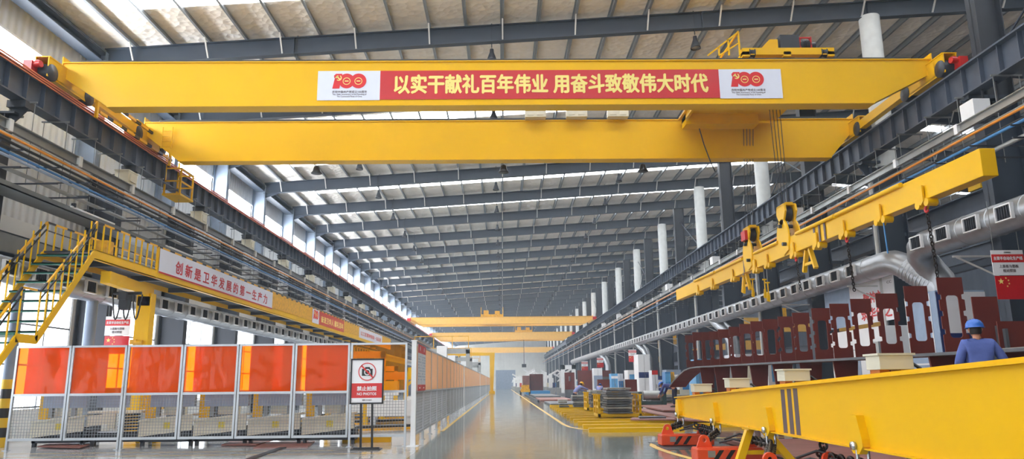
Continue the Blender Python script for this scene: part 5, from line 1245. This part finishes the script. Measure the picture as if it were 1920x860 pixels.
for j, (x, y) in enumerate(((-3.6, 60), (-4.2, 80), (-3.8, 98), (-4.4, 112))):
    t = thing('gantry_machine', f'grey gantry machine rising behind the aisle fence, {nth(j)} from the corner', 'gantry machine', (x, y, 0), 'gantry machines behind the fence')
    MB().bx(x-3.5, x-3.2, y, y+.4, 0, 4.2).bx(x+.7, x+1.0, y, y+.4, 0, 4.2).bx(x-3.5, x+1.0, y, y+.5, 3.9, 4.3).build('frame', 'pipegrey', t)
    MB().bx(x-1.6, x-.8, y-.4, y+.4, 3.2, 4.5).build('carriage', 'white', t)
    rl = MB()
    for xx in (x-3.4, x-1.9, x-.4, x+.9): rl.bx(xx-.03, xx+.03, y, y+.06, 4.3, 5.3)
    rl.bx(x-3.4, x+.9, y, y+.06, 5.24, 5.3).build('railing', 'yellow2', t)
# ---- next aisle beyond the right columns
t = thing('overhead_crane', 'yellow crane girder in the next aisle, behind the near end of the raised spreader beam', 'overhead crane', (20, 21.6, 7.2))
MB().bx(14.6, 27.4, 21.6, 22.2, 7.2, 8.0).bx(14.6, 27.4, 21.5, 22.3, 8.0, 8.04).build('girder', 'yellow', t)
MB().bx(14.62, 15.0, 21.58, 21.6, 7.35, 7.9).build('red_plate', 'red', t)
MB().text('工', (15.4, 21.585, 7.6), (1, 0, 0), (0, 0, 1), .45, .01, bold=.02).build('lettering', 'ink', t)
for j, (y, z) in enumerate(((48, 4.62), (75, 4.62), (120, 4.62))):
    t = thing('overhead_crane', f'yellow crane in the next aisle beyond the right columns, {nth(j)} in the distance', 'overhead crane', (20, y, z), 'cranes in the next aisle')
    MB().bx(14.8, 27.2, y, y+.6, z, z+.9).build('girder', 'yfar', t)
    MB().bx(17, 18.4, y-.3, y+.9, z+.9, z+1.5).build('hoist', 'yellow2', t)
for j in range(14):
    x, y = 20+4*(j % 3), 16+j*5.5
    z = 8.2+(j % 2)*.6
    t = thing('pendant_lamp', f'small hanging lamp in the next aisle, {nth(j)} from the camera', 'lamp', (x, y, z), 'lamps in the next aisle')
    MB().cyl((x, y, z+.3), (x, y, zroof(x)-.1), .015, 6).build('rod', 'pipegrey', t)
    MB().lathe((x, y, z), [(0, .3), (.08, .3), (.2, .05), (.21, 0), (0, .02)], 14).build('shade', 'dark', t)
# ================================================================== PEOPLE
def skin_mesh(verts, edges, sub=2):
    """verts: name -> (point, radius); grows one smooth surface along the edges"""
    names = list(verts); me = bpy.data.meshes.new('figure')
    me.from_pydata([verts[n][0] for n in names], [(names.index(a), names.index(b)) for a, b in edges], [])
    o = bpy.data.objects.new('figure', me); COL.objects.link(o)
    o.modifiers.new('skin', 'SKIN'); sv = me.skin_vertices[0].data
    for i, n in enumerate(names):
        r = verts[n][1]; sv[i].radius = r if isinstance(r, tuple) else (r, r); sv[i].use_root = i == 0
    m = o.modifiers.new('sub', 'SUBSURF'); m.levels = sub; m.render_levels = sub
    out = bpy.data.meshes.new_from_object(o.evaluated_get(bpy.context.evaluated_depsgraph_get()))
    vs = [v.co.copy() for v in out.vertices]; fs = [tuple(p.vertices) for p in out.polygons]
    bpy.data.objects.remove(o); bpy.data.meshes.remove(me); bpy.data.meshes.remove(out)
    return vs, fs
def person(label, loc, face, lean, arms, jacket, hat, legs=None, head_pitch=0.):
    """lean: forward bend (rad) of the trunk; arms: per side (elbow, wrist) relative to the shoulder in trunk-free axes"""
    t = thing('person', label, 'person', loc)
    Rz = Matrix.Rotation(face, 3, 'Z'); O = Vector(loc)
    W = lambda p: O+Rz @ Vector(p)
    hip = Vector((0, 0, .93)); L_ = Matrix.Rotation(-lean, 3, 'X')
    T = lambda x, y, z: hip+L_ @ Vector((x, y, z))
    chest, neck, hd = T(0, .01, .36), T(0, .0, .55), T(0, .03, .69)
    sh = {s_: T(.185*s_, 0, .48) for s_ in (-1, 1)}
    V = {'hip': (hip, .13), 'waist': (T(0, 0, .17), (.15, .11)), 'chest': (chest, (.165, .12)), 'neck0': (T(0, 0, .5), .075), 'neck': (neck, .055), 'head': (hd-(hd-neck)*.3, .06)}
    E = [('hip', 'waist'), ('waist', 'chest'), ('chest', 'neck0'), ('neck0', 'neck'), ('neck', 'head')]
    J = {'waist0': (T(0, 0, -.05), (.18, .14)), 'waist': (T(0, 0, .17), (.175, .135)), 'chest': (chest, (.195, .14)), 'neck0': (T(0, 0, .49), (.1, .08)), 'collar': (T(0, .005, .55), .068)}
    JE = [('waist0', 'waist'), ('waist', 'chest'), ('chest', 'neck0'), ('neck0', 'collar')]
    for s_ in (-1, 1):
        k = 'LR'[s_ > 0]; el, wr = (sh[s_]+Vector(v) for v in arms[s_])
        V[k+'s'] = (sh[s_], .065); V[k+'e'] = (el, .046); V[k+'w'] = (wr, .03)
        d = (wr-el).normalized(); side = Vector((s_, 0, 0)); up = d.cross(side).normalized(); side = up.cross(d).normalized()
        palm = wr+d*.06; V[k+'p'] = (palm, (.036, .02))
        E += [('chest', k+'s'), (k+'s', k+'e'), (k+'e', k+'w'), (k+'w', k+'p')]
        for f_, (off, ln) in enumerate(((-.03, .07), (-.01, .08), (.011, .076), (.031, .06))):
            a_ = palm+d*.035+side*off; b_ = a_+d*ln*.55-up*.012; c_ = b_+d*ln*.3-up*.032
            for nm, p_ in zip('abc', (a_, b_, c_)): V[f'{k}{f_}{nm}'] = (p_, .0095)
            E += [(k+'p', f'{k}{f_}a'), (f'{k}{f_}a', f'{k}{f_}b'), (f'{k}{f_}b', f'{k}{f_}c')]
        a_ = palm-side*.04*1-d*.01; b_ = a_-side*.025+d*.035-up*.015
        V[k+'ta'] = (a_, .012); V[k+'tb'] = (b_, .0105); E += [(k+'p', k+'ta'), (k+'ta', k+'tb')]
        J[k+'s'] = (sh[s_], .09); J[k+'e'] = (el, .066); J[k+'c'] = (el.lerp(wr, .92), .05)
        JE += [('chest', k+'s'), (k+'s', k+'e'), (k+'e', k+'c')]
        kn, an = (legs or {-1: ((-.1, .03, .5), (-.11, 0, .08)), 1: ((.1, .03, .5), (.11, 0, .08))})[s_]
        V[k+'h'] = (hip+Vector((.09*s_, 0, -.05)), .085); V[k+'k'] = (Vector(kn), .055); V[k+'a'] = (Vector(an), .038); V[k+'t'] = (Vector(an)+Vector((0, .15, -.045)), .034)
        E += [('hip', k+'h'), (k+'h', k+'k'), (k+'k', k+'a'), (k+'a', k+'t')]
    vs, fs = skin_mesh(V, E)
    body = MB().add([W(v) for v in vs], fs, 0, True)
    # head with nose, ears, chin
    hv = (hd-neck).normalized(); Hm = Matrix.Rotation(-lean*.6+head_pitch, 3, 'X')
    hp = lambda x, y, z: W(hd+Hm @ Vector((x, y, z)))
    hs = []; n1, n2 = 14, 10
    for i in range(n2+1):
        ph = pi*i/n2
        for j in range(n1):
            a = 2*pi*j/n1; x, y, z = .078*sin(ph)*cos(a), .1*sin(ph)*sin(a), .125*cos(ph)
            if z < -.02: x *= 1+z*2.2; y = y*(1+z*1.0)+(.012 if y > 0 else 0)
            hs.append(hp(x, y, z))
    body.add(hs, [(i*n1+j, i*n1+(j+1) % n1, (i+1)*n1+(j+1) % n1, (i+1)*n1+j) for i in range(n2) for j in range(n1)], 0, True)
    body.prism([hp(-.014, .092, -.02), hp(.014, .092, -.02), hp(0, .1, .025)], hp(0, .125, -.015)-hp(0, .1, -.015))
    for s_ in (-1, 1):
        body.tube([hp(.076*s_, -.01, .03), hp(.09*s_, -.02, .01), hp(.078*s_, -.005, -.03)], [.008, .014, .007], 8)
        body.lathe(hp(.03*s_, .092, .02), [(0, -.008), (.01, -.004), (.011, .002), (0, .006)], 8, 1, 'y')
    body.prism([hp(-.024, .094, -.062), hp(.024, .094, -.062), hp(.02, .096, -.07), hp(-.02, .096, -.07)], hp(0, .1, 0)-hp(0, .094, 0), mi=2)
    body.build('body', ['skin', 'hair', mat('lips', '96524a', .6)], t)
    vs, fs = skin_mesh(J, JE); MB().add([W(v) for v in vs], fs, 0, True).build('jacket', jacket, t)
    Tv = {'w': (hip+Vector((0, 0, .04)), (.155, .13)), 'h': (hip, .15)}; TE = [('w', 'h')]
    for s_ in (-1, 1):
        k = 'LR'[s_ > 0]; Tv[k+'h'] = (V[k+'h'][0], .1); Tv[k+'k'] = (V[k+'k'][0], .078); Tv[k+'a'] = (V[k+'a'][0]+Vector((0, 0, .04)), .062); TE += [('h', k+'h'), (k+'h', k+'k'), (k+'k', k+'a')]
        a_ = V[k+'a'][0]
        MB().tube([W(a_+Vector((0, -.06, -.035))), W(a_+Vector((0, .0, -.03))), W(a_+Vector((0, .1, -.04))), W(a_+Vector((0, .2, -.05)))], [.035, .05, .045, .03], 10).build('boot', 'black', t)
    vs, fs = skin_mesh(Tv, TE); MB().add([W(v) for v in vs], fs, 0, True).build('trousers', 'trouser', t)
    hr = MB(); n1 = 14; hs = []
    for i in range(6):
        ph = pi*(.3+.075*i)
        for j in range(n1):
            a = pi+pi*j/(n1-1); hs.append(hp(.083*sin(ph)*cos(a), .104*sin(ph)*sin(a)-.003, .128*cos(ph)))
    hr.add(hs, [(i*n1+j, i*n1+j+1, (i+1)*n1+j+1, (i+1)*n1+j) for i in range(5) for j in range(n1-1)], 0, True); hr.build('hair', 'hair', t)
    hh = MB(); hs = []; n1 = 24; prof = [(0.0, .165), (.05, .158), (.09, .135), (.115, .095), (.122, .05), (.122, .04), (.135, .036), (.135, .03), (.118, .034), (.11, .05)]
    for r, z in prof:
        for j in range(n1):
            a = 2*pi*j/n1; yy = sin(a)*r*1.18+(.03 if r > .13 and sin(a) > .5 else 0); hs.append(hp(cos(a)*r, yy, z+.0))
    hh.add(hs, [(i*n1+j, i*n1+(j+1) % n1, (i+1)*n1+(j+1) % n1, (i+1)*n1+j) for i in range(len(prof)-1) for j in range(n1)], 0, True)
    for x in (-.04, 0, .04): hh.tube([hp(x, .11*cos(a)*.98, .06+.105*sin(a)-abs(x)*.25) for a in [pi*(.12+.76*i/8) for i in range(9)]], .009, 6)
    hh.build('helmet', hat, t)
    return t
wp_ = at(1829, 601, X=7.05)
one('work_platform', MB().bx(6.3, 7.8, 9.6, 12.2, .55, wp_.z-1.75).bx(6.35, 6.5, 9.7, 9.85, .1, .55).bx(7.6, 7.75, 9.7, 9.85, .1, .55).bx(6.35, 6.5, 11.9, 12.05, .1, .55).bx(7.6, 7.75, 11.9, 12.05, .1, .55), 'plate', 'grey work platform under the worker in the blue helmet', 'platform')
person('worker in a blue helmet and blue jacket seen from behind, standing at the upright plates', (7.05, wp_.y, wp_.z-1.75), -.25, .06,
       {-1: ((-.09, .03, -.27), (-.05, .24, -.36)), 1: ((.13, -.03, -.25), (.14, .2, -.36))}, 'jacket', 'bluehat')
person('worker in a yellow helmet leaning forward over the grey plates', (4.35, 45.6, .0), -1.15, .75,
       {-1: ((-.05, .2, -.2), (-.02, .45, -.22)), 1: ((.06, .26, -.12), (.02, .52, -.18))}, 'palejacket', 'yellowhat')
person('worker in a blue helmet and dark blue jacket stooping low behind the curved flange end', (8.3, 36.4, .31), .9, 1.35,
       {-1: ((-.04, .1, -.27), (-.02, .25, -.45)), 1: ((.04, .1, -.27), (.02, .25, -.45))}, mat('deep_blue_jacket', '3a4580', .8), 'bluehat')
person('worker in pale lavender stooping away from the camera beside the short reddish section', (7.4, 58, .0), -.3, 1.0,
       {-1: ((-.05, .08, -.27), (-.02, .25, -.42)), 1: ((.05, .08, -.27), (.02, .25, -.42))}, 'palejacket', 'bluehat')
# ================================================================== LIGHT
w = bpy.data.worlds.new('overcast_sky'); S.world = w; w.use_nodes = True
nt = w.node_tree; bg = nt.nodes['Background']
tc = nt.nodes.new('ShaderNodeTexCoord'); sp = nt.nodes.new('ShaderNodeSeparateXYZ'); nt.links.new(tc.outputs['Generated'], sp.inputs[0])
rp = nt.nodes.new('ShaderNodeValToRGB'); rp.color_ramp.elements[0].position = .0; rp.color_ramp.elements[0].color = (.85, .85, .83, 1); rp.color_ramp.elements[1].position = .5; rp.color_ramp.elements[1].color = (.93, .96, 1, 1)
nt.links.new(sp.outputs['Z'], rp.inputs[0]); nt.links.new(rp.outputs[0], bg.inputs[0]); bg.inputs[1].default_value = 2.3
S.view_settings.view_transform = 'Standard'; S.view_settings.look = 'None'; S.view_settings.gamma = 1; S.view_settings.use_curve_mapping = False
S.view_settings.exposure = .68
S.cycles.max_bounces = 8; S.cycles.diffuse_bounces = 6; S.cycles.glossy_bounces = 3; S.cycles.transparent_max_bounces = 12
S.cycles.use_denoising = True
S.cycles.caustics_reflective = False; S.cycles.caustics_refractive = False
S.cycles.sample_clamp_indirect = 6
# unseen area light added behind the camera, offset left so the right stays darker
al = bpy.data.lights.new('added_front_light', 'AREA'); al.shape = 'RECTANGLE'; al.size = 17; al.size_y = 10; al.energy = 850; al.color = (.96, .98, 1)
lo = bpy.data.objects.new('added_front_light', al); COL.objects.link(lo); lo.location = (-6.5, -2.5, 6); lo.rotation_euler = (pi/2, 0, 0)
# thin dusty haze filling the air
vs_ = w.node_tree.nodes.new('ShaderNodeVolumeScatter'); vs_.inputs['Color'].default_value = (.72, .86, 1, 1); vs_.inputs['Density'].default_value = .0009
w.node_tree.links.new(vs_.outputs[0], w.node_tree.nodes['World Output'].inputs['Volume'])
S.cycles.volume_bounces = 1
